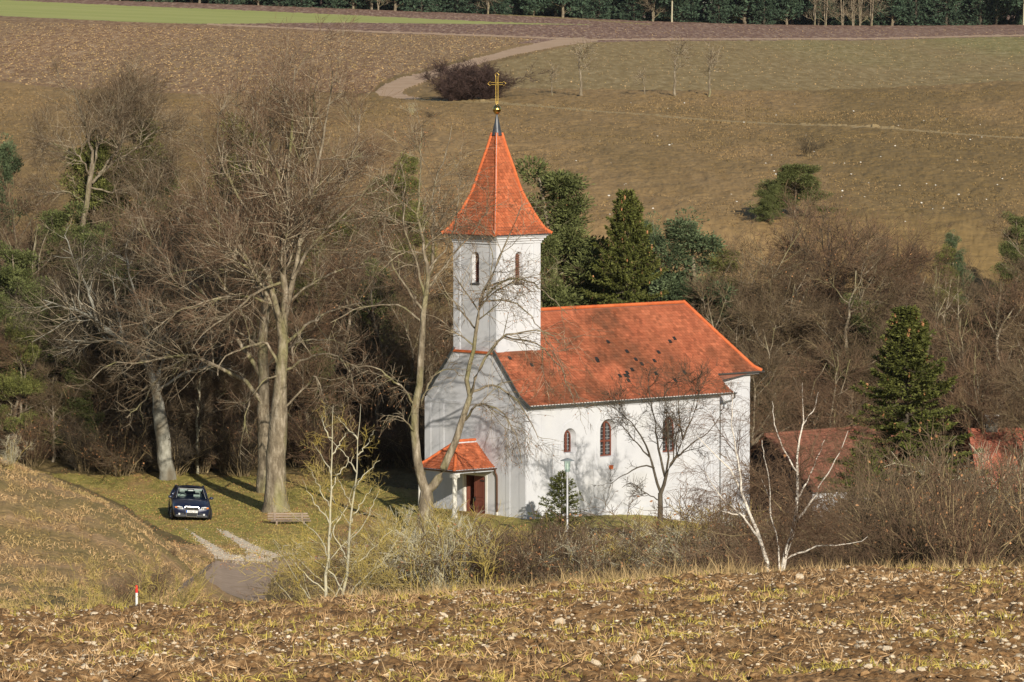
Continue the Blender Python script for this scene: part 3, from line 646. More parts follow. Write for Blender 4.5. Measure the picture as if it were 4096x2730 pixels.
for q in range(4):
    c_, s_ = [(1, 0), (0, 1), (-1, 0), (0, -1)][q]
    fn = lambda u, r, z, c_=c_, s_=s_: np.array([tcx-c_*r-s_*u, tcy-s_*r+c_*u, z])
    S, L, pts = prof_surface(SP, fn)
    ro = lambda v, L=L, pts=pts: float(np.interp(v, L, [p[0] for p in pts]))
    tiles(spb, S, L[-1]-.05, lambda v: -ro(v), lambda v: ro(v), rng=rng, tw=.17, th=.155)
    for (r0, z0), (r1, z1) in zip(SP[:-1], SP[1:]): shb.poly([fn(-r0, r0, z0-.015), fn(r0, r0, z0-.015), fn(r1, r1, z1-.015), fn(-r1, r1, z1-.015)])
spire = spb.build('spire', M['tilenew'], tower); shb.build('spire_deck', M['oldtile'], tower)
mb = MB()
for sx in (-1, 1):
    for sy in (-1, 1): ridge_run(mb, [(tcx+sx*r, tcy+sy*r, z+.02) for r, z in SP], .075, .33)
mb.build('hip_tiles', M['ridge'], tower)
mb = MB(); mb.lathe([(.26, 17.38), (.22, 17.5), (.03, 18.36)], (tcx, tcy, 0), 12); mb.build('spire_cap', M['slate'], tower, smooth=True)
mb = MB(); mb.lathe([(.03, 18.33), (.10, 18.39), (.17, 18.46), (.20, 18.55), (.20, 18.60), (.17, 18.69), (.10, 18.76), (.03, 18.80), (.03, 18.86)], (tcx, tcy, 0), 20); mb.build('gilded_ball', M['gold'], tower, smooth=True)
mb = MB(); rot = -PSI
def cp(u, z): return np.array([tcx+u*math.cos(rot), tcy+u*math.sin(rot), z])
zc = 19.76
arm = [(.05, .05), (.05, .27), (.10, .31), (.0, .42), (-.10, .31), (-.05, .27), (-.05, .05)]
for k in range(4):
    ln = 1.0 if k else 1.25
    pts = []
    for a, b in arm:
        b2 = b*ln
        if k == 2: b2 = b if b < .06 else (.92 if b > .26 else b); a = a if b < .28 else 0.02*np.sign(a)
        pts.append([(a, b2), (b2, -a), (-a, -b2), (-b2, a)][k])
    mb.tube([cp(u, zc+z) for u, z in pts], .009, 6)
mb.lathe([(.02, 18.8), (.02, 18.95)], (tcx, tcy, 0), 6); mb.tube([cp(-.06, zc), cp(0, zc+.06), cp(.06, zc), cp(0, zc-.06), cp(-.06, zc)], .01, 6)
mb.build('cross', M['goldrod'], tower)
mb = MB(); mb.box((-.10, TY0-.02, 7.40), (TX0, TY1+.02, 7.44)); mb.box((-.10, TY0, 7.44), (TX0-.001, TY1, 7.50)); mb.build('tile_ledge', M['ridge'], tower)
# lightning rod along the spire hip
mb = MB(); mb.tube([(tcx-r-.09, tcy-r-.09, z+.06) for r, z in SP[::-1]], .007, 5); mb.build('lightning_rod', M['galv'], tower)
# --- porch
porch = empty('porch'); porch.parent = church
PX, PY0, PY1, PZ, PR = -2.55, 2.03, 4.75, 2.20, 3.38; pc = (PY0+PY1)/2
pm = MB(); ud = MB()
pprof = [(PY0, PZ), (PY0+.35, PZ+.24), (pc, PR)]
Lr = -1.15
def px_hip(y): return PX+(y-PY0)/(pc-PY0)*(Lr-PX)
for s in (0, 1):
    fy = (lambda y: y) if s == 0 else (lambda y: 2*pc-y)
    S, L, pts = prof_surface(pprof, lambda u, y, z, f=fy: np.array([u, f(y), z]))
    yv_ = lambda v, L=L, pts=pts: float(np.interp(v, L, [p[0] for p in pts]))
    tiles(pm, S, L[-1], lambda v: px_hip(yv_(v)), lambda v: -.01, rng=rng)
    for (y0, z0), (y1, z1) in zip(pprof[:-1], pprof[1:]): ud.poly([(px_hip(y0), fy(y0), z0-.02), (0, fy(y0), z0-.02), (0, fy(y1), z1-.02), (px_hip(y1), fy(y1), z1-.02)])
hp = [(px_hip(y), z) for y, z in pprof]
S, L, pts = prof_surface(hp, lambda u, x, z: np.array([x, u, z]))
xo = lambda v, L=L, pts=pts: float(np.interp(v, L, [p[0] for p in pts]))
yy = lambda x: PY0+(x-PX)/(Lr-PX)*(pc-PY0)
tiles(pm, S, L[-1], lambda v: yy(xo(v)), lambda v: 2*pc-yy(xo(v)), rng=rng)
for (x0, z0), (x1, z1) in zip(hp[:-1], hp[1:]): ud.poly([(x0, yy(x0), z0-.02), (x1, yy(x1), z1-.02), (x1, 2*pc-yy(x1), z1-.02), (x0, 2*pc-yy(x0), z0-.02)])
ud.build('porch_ceiling', M['plaster'], porch)
pm.build('porch_roof', M['tilenew'], porch)
mb = MB(); ridge_run(mb, [(Lr, pc, PR+.02), (-.02, pc, PR+.02)], .07)
for fy in ((lambda y: y), (lambda y: 2*pc-y)): ridge_run(mb, [(px_hip(y), fy(y), z+.02) for y, z in pprof], .07)
mb.build('porch_ridge_tiles', M['ridge'], porch)
mb = MB(); gutter(mb, (PX, PY0-.05, PZ-.02), (0, PY0-.05, PZ-.02), .07); gutter(mb, (PX-.05, PY1, PZ-.02), (PX-.05, PY0, PZ-.02), .07)
mb.tube([(-.08, PY0-.05, PZ-.08), (-.08, PY0-.06, PZ-.2), (-.06, PY0-.14, PZ-.36), (-.06, PY0-.16, PZ-.5), (-.06, PY0-.16, .15)], .045, 8)
mb.build('porch_gutter', M['copper'], porch)
mb = MB(); mb.box((-.09, PY0-.2, -.3), (-.02, PY0-.11, .16)); mb.build('pipe_shoe', M['plaster2'], porch)
mb = MB(); mb.box((PX+.05, PY0+.05, PZ-.17), (PX+.33, PY1-.05, PZ-.05)); mb.box((PX+.33, PY0+.05, PZ-.17), (0, PY0+.30, PZ-.05)); mb.box((PX+.33, PY1-.30, PZ-.17), (0, PY1-.05, PZ-.05)); mb.build('porch_beam', M['plaster'], porch)
for cy_ in (PY0+.2, PY1-.2):
    mb = MB(); mb.lathe([(.15, -.4), (.15, .05), (.12, .1), (.115, 1.0), (.105, 1.78), (.14, 1.82), (.14, 1.86)], (PX+.2, cy_, 0), 12); mb.box((PX+.04, cy_-.17, 1.86), (PX+.36, cy_+.17, 2.03)); mb.build('column', M['plaster2'], porch)
mb = MB(); mb.box((PX, PY0, -.5), (-.01, PY1, -.06)); mb.build('porch_floor', M['gravel'], porch)
# ================================================================== HOUSES
def house(px_, py_, Y, rz, L, hw, pitch, wall, tm, clad, gr, label, chim=None):
    "ridge end point seen at px,py"
    P = at(px_, py_, Y); h = empty('house', P, rz, label, 'house'); rh = hw*math.tan(pitch); S_ = (hw+.35)/math.cos(pitch)
    wl = MB(); e = -rh; b = e-wall
    wl.poly([(.3, -hw, b), (L, -hw, b), (L, -hw, e), (.3, -hw, e)]); wl.poly([(.3, hw, b), (L, hw, b), (L, hw, e), (.3, hw, e)]); wl.poly([(L, -hw, b), (L, hw, b), (L, hw, e), (L, 0, -.03), (L, -hw, e)])
    wl.build('wall', M['plaster'], h)
    gw = MB(); gw.poly([(.3, -hw, b), (.3, -hw, e), (.3, 0, -.03), (.3, hw, e), (.3, hw, b)]); gw.build('gable', M[clad], h)
    for u in (L*.3, L*.62): wn = MB(); wn.box((u, -hw-.03, e-1.5), (u+.9, -hw+.05, e-.5)); wn.build('window', M['leadglass'], h)
    rng2 = random.Random(3); tb = MB(); und = MB()
    for s in (-1, 1):
        prof = [(s*(hw+.35), -(hw+.35)*math.tan(pitch)+.05), (0, .05)]
        S, Ls, pts = prof_surface(prof, lambda u, y, z: np.array([u, y, z])); tiles(tb, S, Ls[-1], lambda v: 0, lambda v: L+.3, rng=rng2, tw=.24, th=.22)
        und.poly([(0, prof[0][0], prof[0][1]-.02), (L+.3, prof[0][0], prof[0][1]-.02), (L+.3, 0, .03), (0, 0, .03)])
    rf = tb.build('roof', M[tm], h); und.build('roof_deck', M['oldtile'], rf)
    rr = MB(); ridge_run(rr, [(0, 0, .06), (L+.3, 0, .06)], .09); rr.build('ridge_tiles', M[tm], rf)
    if chim:
        c = MB(); c.box((chim-.28, -.28+.1, -.4), (chim+.28, .28+.1, .72)); c.box((chim-.36, -.36+.1, .721), (chim+.36, .36+.1, .80), 1); c.build('chimney', [M['zinc'], M['white']], rf)
    return h
house(765, 436, 265, PSI, 9.0, 2.9, R_(38), 2.6, 'oldtile', 'darkclad', -2.4, 'low house with brown tiled roof and dark gable right of the church', None)
house(968, 431, 268, R_(4), 12, 3.4, R_(36), 2.6, 'redtile', 'plaster', -2.5, 'house with faded red roof and grey chimney behind the bushes at the right edge', 1.15)
# ================================================================== GROUND HITS
def hit(px_, py_, y0=62.0, y1=1400.0):
    "where the ground is seen at picture position px,py"
    Ya = np.concatenate([np.arange(y0, 300, .25), np.arange(300, y1, 1.0)]); d = at(px_, py_, 1.0)-np.array([0, 0, CZ])
    X = d[0]*Ya; Z = CZ+d[2]*Ya; h = H(X, Ya); k = np.nonzero(h >= Z)[0]; i = k[0] if len(k) else len(Ya)-1
    return float(X[i]), float(Ya[i]), float(h[i])
def gp_(px_, Y):
    X = (px_-512)/F*Y*1.002; return (X, Y, g(X, Y))
# ================================================================== CAR
def car():
    X0 = (190.0-512)/F*248.3; root = empty('parked_car', (X0, 248.3, g(X0, 249)+.0), 0, 'dark blue saloon car with lit chrome grille parked on the grass', 'car')
    root.rotation_euler = (0, R_(3.0), math.pi-R_(-6)); root.rotation_mode = 'XYZ'
    root.rotation_euler = (0, R_(-3.0), math.pi+R_(6)); root.location.z -= .02
    st = [(0, .60, .60, .585, .30), (-.03, .70, .655, .62, .24), (-.09, .77, .70, .66, .20), (-.25, .83, .755, .71, .18), (-.60, .865, .83, .775, .18), (-1.0, .885, .905, .85, .18), (-1.32, .885, .96, .89, .18),
          (-2.2, .885, .97, .91, .18), (-3.2, .885, .99, .93, .18), (-3.9, .87, 1.02, .95, .19), (-4.3, .83, 1.01, .94, .22), (-4.5, .77, .97, .90, .27), (-4.56, .70, .90, .84, .34)]
    mb = MB(); rings = []
    for (y, w_, zt, zs, zb) in st:
        q = [(0, zb), (.80*w_, zb), (.95*w_, zb+.07), (w_*.985, zb+.2), (w_, zb+(zs-zb)*.6), (.985*w_, zs-.07), (.945*w_, zs-.01), (.86*w_, zs+(zt-zs)*.45), (.62*w_, zs+(zt-zs)*.85), (.3*w_, zt), (0, zt+.004)]
        rings.append([(x, y, z) for x, z in q]+[(-x, y, z) for x, z in q[-2:0:-1]])
    n = len(rings[0])
    for r in rings: mb.v += r; mb.t += [.5]*n
    for i in range(len(rings)-1):
        for j in range(n): j2 = (j+1) % n; mb.f.append((i*n+j, i*n+j2, (i+1)*n+j2, (i+1)*n+j)); mb.m.append(0)
    mb.f.append(tuple(range(n))[::-1]); mb.m.append(0); mb.f.append(tuple((len(rings)-1)*n+j for j in range(n))); mb.m.append(0)
    body = mb.build('body', M['carpaint'], root, smooth=True)
    # roof shell and pillars
    W0, W1 = (.70, -1.22, .955), (.57, -1.98, 1.345); R1, R0 = (.57, -3.15, 1.365), (.66, -3.86, 1.01)
    rf = MB(); nx, ny = 8, 8
    for j in range(ny+1):
        v = j/ny; y = W1[1]+(R1[1]-W1[1])*v; hw = .575; zc_ = 1.35+.06*math.sin(math.pi*min(1, v*1.0+.12)); 
        for i in range(nx+1):
            u = -1+2*i/nx; rf.v.append((hw*u, y, zc_+.045*(1-u*u)-.03*(abs(u) > .99))); rf.t.append(.5)
    for j in range(ny):
        for i in range(nx): a = j*(nx+1)+i; rf.f.append((a, a+1, a+nx+2, a+nx+1)); rf.m.append(0)
    rf.build('roof', M['carpaint'], root, smooth=True)
    pl = MB()
    for s in (-1, 1):
        m_ = lambda p, dx=0: (s*(p[0]+dx), p[1], p[2])
        pl.tube([m_(W0, .05), m_(W1, .01), (s*.585, -2.6, 1.375), m_(R1, .01), m_(R0, .04)], .035, 6)
        pl.tube([(s*.80, -2.55, .93), (s*.60, -2.5, 1.36)], .04, 6); pl.tube([(s*.78, -3.4, .95), (s*.60, -3.2, 1.35)], .08, 6); pl.tube([m_(W0, .05), (s*.83, -1.75, .93)], .02, 6)
    pl.build('pillar', M['carpaint'], root, smooth=True)
    gl = MB(); gl.poly([(-W0[0], W0[1], W0[2]), (W0[0], W0[1], W0[2]), (W1[0], W1[1], W1[2]), (-W1[0], W1[1], W1[2])]); gl.build('windscreen', M['glass'], root)
    ed = MB(); ed.tube([(-W0[0]+.03, W0[1]+.01, W0[2]+.03), (-W1[0]+.02, W1[1]+.02, W1[2]+.0), (W1[0]-.02, W1[1]+.02, W1[2]+.0), (W0[0]-.03, W0[1]+.01, W0[2]+.03)], .011, 5); ed.build('windscreen_reflection', M['lead'], root)  # pale tube stands in for the light reflected along the windscreen edge
    for s in (-1, 1):
        sg = MB(); sg.poly([(s*.80, -1.5, .93), (s*.60, -2.02, 1.33), (s*.60, -3.1, 1.34), (s*.78, -3.5, .95)]); sg.build('side_window', M['leadglass'], root)
    rg = MB(); rg.poly([(-R1[0], R1[1], R1[2]), (R1[0], R1[1], R1[2]), (R0[0], R0[1], R0[2]), (-R0[0], R0[1], R0[2])]); rg.build('rear_window', M['leadglass'], root)
    it = MB(); it.box((-.72, -3.7, .4), (.72, -3.0, 1.0)); it.box((-.70, -1.75, .6), (.70, -1.25, .93)); it.box((-.55, -3.3, .9), (.55, -3.1, 1.32)); it.build('interior', M['dark'], root)
    for s in (-1, 1):
        se = MB(); x = s*.36
        se.prism([(x-.21, -2.35, .55), (x+.21, -2.35, .55), (x+.19, -2.45, 1.06), (x-.19, -2.45, 1.06)], (0, -.12, 0)); se.box((x-.12, -2.52, 1.09), (x+.12, -2.42, 1.25)); se.build('seat', M['seat'], root)
    sw = MB(); c = np.array([.36, -1.85, .93]); sw.tube([c+np.array([.18*math.cos(a), .05*math.sin(a), .17*math.sin(a)]) for a in np.linspace(0, 6.28, 17)], .014, 5); sw.build('steering_wheel', M['carplastic'], root)
    mi = MB(); mi.box((-.12, -1.85, 1.24), (.12, -1.82, 1.305)); mi.build('inner_mirror', M['seat'], root)
    for s in (-1, 1):
        so = MB(); so.box((s*.33-.18, -1.93, 1.25), (s*.33+.18, -1.91, 1.325)); so.build('sun_visor', M['seat'], root)
    # front: grille, rings, plate, lamps
    zz_ = lambda t, a, b: a+(b-a)*t
    o = [(-.285, .705), (.285, .705), (.33, .66), (.235, .235), (-.235, .235), (-.33, .66)][::-1]; i_ = [(x*.93, .47+(z-.47)*.93) for x, z in o]
    fr = MB(); fp = lambda x, z, d: (x, .045-d-max(0, z-.55)*.25, z)
    plate(fr, o, [i_], fp, .03); fr.build('grille_frame', M['chrome'], root)
    gr = MB(); panel(gr, o, [], fp); 
    gi = gr.build('grille', M['ink'], root); sl = MB()
    for k in range(9): z = .27+k*.048; wq = .20+.09*(z-.235)/.43; sl.box((-wq, .05-max(0, z-.55)*.25, z), (wq, .058-max(0, z-.55)*.25, z+.008))
    sl.build('grille_slats', M['carplastic'], gi)
    em = MB()
    for k in range(4): c = np.array([-.087+k*.058, .075, .615]); em.tube([c+np.array([.039*math.cos(a), 0, .039*math.sin(a)]) for a in np.linspace(0, 2*math.pi, 21)], .0065, 5)
    em.build('emblem_rings', M['chrome'], gi)
    nb = MB(); nb.box((-.26, .07, .425), (.26, .08, .535), 0); nb.box((.215, .0805, .427), (.258, .083, .533), 1); npl = nb.build('number_plate', [M['plate'], M['plateblue']], root)
    cu = bpy.data.curves.new('plate_text', 'FONT'); cu.body = 'EI BQ 107'; cu.size = .105; cu.align_x = 'CENTER'; cu.align_y = 'CENTER'; cu.extrude = .001
    to = bpy.data.objects.new('tmp', cu); link(to); dg = bpy.context.evaluated_depsgraph_get(); me = bpy.data.meshes.new_from_object(to.evaluated_get(dg)); bpy.data.objects.remove(to)
    me.materials.clear(); me.materials.append(M['ink']); t = obj('plate_lettering', me, npl); t.rotation_euler = (math.pi/2, 0, math.pi); t.location = (-.02, .084, .48)
    t.scale = (.85, 1, 1)
    bp_ = MB(); bp_.prism([(-.72, .0, .22), (.72, .0, .22), (.78, -.10, .22), (-.78, -.10, .22)], (0, 0, .07)); bp_.box((-.62, .0, .33), (-.34, .035, .40)); bp_.box((.34, .0, .33), (.62, .035, .40)); bp_.build('bumper', M['carplastic'], root)
    ch_ = MB(); ch_.box((-.70, .01, .295), (.70, .03, .305)); ch_.build('bumper_strip', M['lead'], root)
    for s in (-1, 1):
        hl = MB(); pts = [(.40, .045, .565), (.62, .01, .565), (.74, -.09, .60), (.77, -.13, .665), (.60, -.07, .70), (.44, -.03, .675)]
        hl.prism([(s*x, y+.012, z) for x, y, z in pts], (0, -.12, 0)); h = hl.build('headlight', M['headlamp'], root)
        for cx_ in (.49, .58): l_ = MB(); l_.tube([(s*cx_, .05-.1*(cx_-.45), .63), (s*cx_, .03-.1*(cx_-.45), .63)], .035, 10); l_.build('reflector', M['chrome'], h)
        il = MB(); il.prism([(s*.665, -.005, .605), (s*.755, -.09, .62), (s*.775, -.11, .66), (s*.67, -.045, .675)], (0, -.02, .004)); il.build('indicator', M['orange'], h)
        fg = MB(); fg.tube([(s*.56, .04, .35), (s*.56, 0, .35)], .045, 10); fg.build('fog_light', M['headlamp'], root)
        mr = MB(); mr.lathe([(.01, -.06), (.07, -.045), (.095, 0), (.07, .05), (.01, .065)], (0, 0, 0), 10); q = mr.build('side_mirror', M['carpaint'], root, smooth=True, loc=(s*.94, -1.45, .98)); q.scale = (1.1, .6, 1)
        ar = MB(); ar.tube([(s*.80, -1.45, .94), (s*.93, -1.45, .96)], .022, 6); ar.build('mirror_arm', M['carplastic'], q).matrix_parent_inverse = Matrix.LocRotScale(Vector((s*.94, -1.45, .98)), None, Vector((1.1, .6, 1))).inverted()
        for y in (-.88, -3.53):
            wh = bpy.data.objects.new('wheel', None); link(wh, root); wh.location = (s*.79, y, .31)
            if y > -1: wh.rotation_euler = (0, 0, R_(14))
            ty = MB(); prof = [(.20, -.10), (.29, -.11), (.315, -.08), (.32, 0), (.315, .08), (.29, .11), (.20, .10)]
            k = len(prof); 
            for (r, z) in prof:
                for j in range(20): a = 2*math.pi*j/20; ty.v.append((z, r*math.cos(a), r*math.sin(a))); ty.t.append(.5)
            for i in range(k-1):
                for j in range(20): j2 = (j+1) % 20; ty.f.append((i*20+j, i*20+j2, (i+1)*20+j2, (i+1)*20+j)); ty.m.append(0)
            ty.build('tyre', M['tyre'], wh, smooth=True)
            rm = MB(); rm.tube([(s*.07, 0, 0), (s*.085, 0, 0)], .06, 10)
            for a in range(7): an = a*2*math.pi/7; rm.tube([(s*.08, 0, 0), (s*.085, .2*math.cos(an), .2*math.sin(an))], .022, 4)
            rm.tube([(s*.09, .2*math.cos(a), .2*math.sin(a)) for a in np.linspace(0, 2*math.pi, 21)], .014, 4); rm.build('rim', M['alloy'], wh)
            ac = MB(); ac.tube([(s*.60, y, .33), (s*.889, y, .33)], .365, 24); ac.build('wheel_arch', M['dark'], root)
car()
# ================================================================== SMALL THINGS
X0 = (1066/4-512)/F*247.0
bench = empty('wooden_bench', (X0, 247.2, g(X0, 247.2)), R_(2), 'low weathered grey slatted bench beside the foot of the big trunk', 'bench')
for k, z in enumerate((.10, .20, .315, .425)):
    mb = MB(); mb.box((0 if k else .2, -.012-.05*(k == 0), z), (1.95-.05*k, .012+.03*(k == 0), z+.07), 0, .4+.15*k); mb.build('slat', M['greywood'], bench)
for x in (.27, 1.5):
    mb = MB(); mb.box((x, -.045, .02), (x+.1, -.013, .48)); mb.build('upright', M['greywood'], bench)
    mb = MB(); mb.box((x+.1, -.35, -.15), (x+.18, -.27, .14)); mb.box((x+.1, .05, -.15), (x+.18, .13, .20)); mb.build('leg', M['greywood'], bench)
mb = MB(); mb.box((.15, -.36, .14), (1.9, -.06, .17)); mb.build('seat', M['greywood'], bench)
X0 = (567.5-512)/F*238; gz = g(X0, 238); zt = at(567, 458, 238)[2]
lamp = empty('street_lamp', (X0, 238, gz), 0, 'slim grey post lamp with flat disc cap in front of the white nave wall', 'street lamp'); h = zt-gz
mb = MB(); mb.lathe([(.06, -.3), (.06, .9), (.045, .95), (.045, h-.75)], (0, 0, 0), 10); mb.build('pole', M['galv'], lamp, smooth=True)
mb = MB(); mb.lathe([(.02, h-.78), (.07, h-.76), (.075, h-.52), (.05, h-.50)], (0, 0, 0), 12); mb.build('lamp_holder', M['galv'], lamp)
mb = MB(); mb.lathe([(.11, h-.60), (.14, h-.12)], (0, 0, 0), 14); mb.build('lamp_glass', M['glass'], lamp, smooth=True)
mb = MB(); mb.lathe([(.04, h-.5), (.045, h-.3), (.02, h-.22)], (0, 0, 0), 8); mb.build('bulb', M['white'], lamp)
mb = MB(); mb.lathe([(.005, h), (.1, h-.025), (.30, h-.10), (.31, h-.115), (.10, h-.10), (.0, h-.09)], (0, 0, 0), 20); mb.build('lamp_cap', M['lampcap'], lamp, smooth=True)
X0 = (134.8-512)/F*112; gz = g(X0, 112); zt = at(134, 585, 112)[2]
post = empty('marker_post', (X0, 112, gz), 0, 'short white stake with a red painted top at the edge of the field', 'marker post')
mb = MB(); mb.lathe([(.028, -.3), (.026, zt-gz-.16)], (0, 0, 0), 8); mb.build('stake', M['white'], post)
mb = MB(); mb.lathe([(.027, zt-gz-.16), (.026, zt-gz-.01), (.0, zt-gz)], (0, 0, 0), 8); mb.build('painted_top', M['red'], post)
mb = MB(); pts = [hit(z4(*p)[0]*VS, z4(*p)[1]*VS, 150) for p in ((1010, 1225), (930, 1290), (860, 1345), (780, 1400), (700, 1465), (640, 1525))]
for a, b in zip(pts[:-1], pts[1:]):
    a = np.array(a); b = np.array(b)-np.array([0, 0, 0]); mb.prism([a+[-.05, 0, -.15], a+[.05, 0, -.15], a+[.05, 0, .10], a+[-.05, 0, .11]], (b-a)*.97)
tag(mb.build('kerb', M['greywood']), 'weathered edging beam along the left side of the sunken road', 'kerb')
# ================================================================== PLANTS
def nrm(a): return a/np.maximum(np.linalg.norm(a, axis=-1, keepdims=True), 1e-9)
def tubes(P, Rr, sides):
    "P (N,K,3), Rr (N,K)"
    N, K, _ = P.shape; T = np.gradient(P, axis=1); T = nrm(T)
    ref = np.where(np.abs(T[..., 2:3]) > .9, np.array([1., 0, 0]), np.array([0, 0, 1.])); U = nrm(np.cross(T, ref)); W = np.cross(T, U)
    a = 2*np.pi*np.arange(sides)/sides
    V = P[:, :, None, :]+Rr[:, :, None, None]*(np.cos(a)[None, None, :, None]*U[:, :, None, :]+np.sin(a)[None, None, :, None]*W[:, :, None, :])
    b = (np.arange(N)[:, None, None]*K+np.arange(K-1)[None, :, None])*sides; j = np.arange(sides)[None, None, :]; j2 = (j+1) % sides
    Q = np.stack([b+j, b+j2, b+sides+j2, b+sides+j], -1).reshape(-1, 4)
    return V.reshape(-1, 3), Q
class Geo:
    def __init__(s): s.V = []; s.F = []; s.T = []; s.MI = []; s.n = 0
    def add(s, V, Q, tone, mi=0):
        s.V.append(V); s.F.append(Q+s.n); s.T.append(np.broadcast_to(tone, (len(V),)) if np.ndim(tone) == 0 else tone); s.MI.append(np.full(len(Q), mi)); s.n += len(V)
    def tubes(s, P, R, sides, rng, mi=0):
        V, Q = tubes(P, R, sides); s.add(V, Q, np.repeat(rng.random(len(P)), P.shape[1]*sides), mi)
    def leaves(s, C, D, ln, wd, rng, mi=0, droop=0):
        n = len(C); D = nrm(D); U = nrm(np.cross(D, rng.normal(size=(n, 3)))); L = (ln*rng.uniform(.6, 1.3, n))[:, None]; w_ = (wd*rng.uniform(.6, 1.3, n))[:, None]
        V = np.stack([C, C+D*L*.5+U*w_*.5, C+D*L+np.array([0, 0, -droop])*L, C+D*L*.5-U*w_*.5], 1).reshape(-1, 3)
        s.add(V, np.arange(4*n).reshape(n, 4), np.repeat(rng.random(n), 4), mi)
    def mesh(s, name, mats, smooth=False):
        return mesh_np(name, np.concatenate(s.V), s.F, mats, tone=np.concatenate(s.T), smooth=smooth, mi=np.concatenate(s.MI))
def spawn(P, R, n, rng, t=(.2, 1), ang=(35, 65), ln=(.5, 1.2), up=.3, wig=.12, K=5, rr=.5, rmin=.006, rmax=.2, taper=.35, az=None):
    "n branches growing from the polylines P"
    N, Kp, _ = P.shape; seg = np.linalg.norm(np.diff(P, axis=1), axis=2).sum(1); i = rng.choice(N, n, p=seg/seg.sum())
    tt = rng.uniform(t[0], t[1], n); x = tt*(Kp-1); k = np.minimum(x.astype(int), Kp-2); f = (x-k)[:, None]
    p0 = P[i, k]*(1-f)+P[i, k+1]*f; T = nrm(P[i, k+1]-P[i, k]); r0 = (R[i, k]*(1-f[:, 0])+R[i, k+1]*f[:, 0])
    q = rng.normal(size=(n, 3)); q -= (q*T).sum(1, keepdims=True)*T; q = nrm(q); a = np.radians(rng.uniform(*ang, n))[:, None]
    d = nrm(np.cos(a)*T+np.sin(a)*q); L = rng.uniform(*ln, n)*np.clip(seg[i]/np.median(seg), .5, 1.6)*(1.15-.45*tt)
    pts = [p0]; rad = np.clip(r0*rr, rmin, rmax)
    for _ in range(K-1):
        d = nrm(d+np.array([0, 0, up])/(K-1)+rng.normal(size=(n, 3))*wig); pts.append(pts[-1]+d*(L/(K-1))[:, None])
    tp = np.linspace(1, taper, K)[None, :]; return np.stack(pts, 1), rad[:, None]*tp
def resample(pts, K, wig, rng):
    c = catmull([tuple(p) for p in pts], 8) if len(pts) > 2 else np.array(pts, float); d = np.concatenate([[0], np.cumsum(np.linalg.norm(np.diff(c, axis=0), axis=1))]); x = np.linspace(0, d[-1], K)
    o = np.stack([np.interp(x, d, c[:, k]) for k in range(3)], 1); o[1:] += rng.normal(size=(K-1, 3))*wig; return o
def limb(vp, Y, rng, r0, r1=.02, dy=0, K=14, wig=.03):
    "limb traced through points (x,y) at distance Y, drifting dy metres in depth"
    n = len(vp); c = [av(x, y, Y+dy*i/(n-1)+(.35*math.sin(i*1.7+x)*(i > 0))) for i, (x, y) in enumerate(vp)]
    return resample(c, K, wig, rng), np.linspace(r0, r1, K)
def hero(name, label, trunk, limbs, mats, lv, seed, parent_loc, cat='tree', leaves=None, group=None, trunk_sides=12, level2_in_trunk=True):
    rng = np.random.default_rng(seed); o = empty(name, parent_loc, 0, label, cat, group); off = np.array(parent_loc)
    gt, gc = Geo(), Geo()
    for P, R in trunk: gt.tubes((P-off)[None], R[None], trunk_sides, rng)
    P = np.stack([l[0] for l in limbs])-off; R = np.stack([l[1] for l in limbs]); gt.tubes(P, R, 8, rng)
    prev = (P, R)
    for q, l in enumerate(lv):
        n, kw, sides = l; prev_ = spawn(prev[0], prev[1], n, rng, **kw); (gt if q <= 1 and level2_in_trunk else gc).tubes(prev_[0], prev_[1], sides, rng, 1 if q == 1 and level2_in_trunk else 0); 
        if q == 0 and kw.get('keep'): pass
        prev = prev_
    if leaves:
        n, ln, wd, mi = leaves; i = rng.integers(0, len(prev[0]), n); k = rng.integers(1, prev[0].shape[1], n); gc.leaves(prev[0][i, k], rng.normal(size=(n, 3))-[0, 0, 1.2], ln, wd, rng, mi)
    obj('trunk', gt.mesh('trunk', [mats[0], M['twigdark'] if mats[0] is M['barkdark'] else M['limb']], smooth=True), o); obj('crown', gc.mesh('crown', mats[1:]), o); return o
def L2(n, ln, up=.35, ang=(30, 60), wig=.14, K=8, **k): return (n, dict(ln=ln, up=up, ang=ang, wig=wig, K=K, rr=.5, rmin=.014, rmax=.07, t=(.22, 1), **k), 5)
def L3(n, ln, up=.2, ang=(30, 65), wig=.14, K=5, rmin=.008, **k): return (n, dict(ln=ln, up=up, ang=ang, wig=wig, K=K, rr=.55, rmin=rmin, rmax=.03, t=(.15, 1), **k), 3)
def L4(n, ln, up=.1, ang=(25, 60), wig=.12, K=3, rmin=.0075, **k): return (n, dict(ln=ln, up=up, ang=ang, wig=wig, K=K, rr=.6, rmin=rmin, rmax=.012, taper=.6, t=(.15, 1), **k), 3)
rg = np.random.default_rng(11)
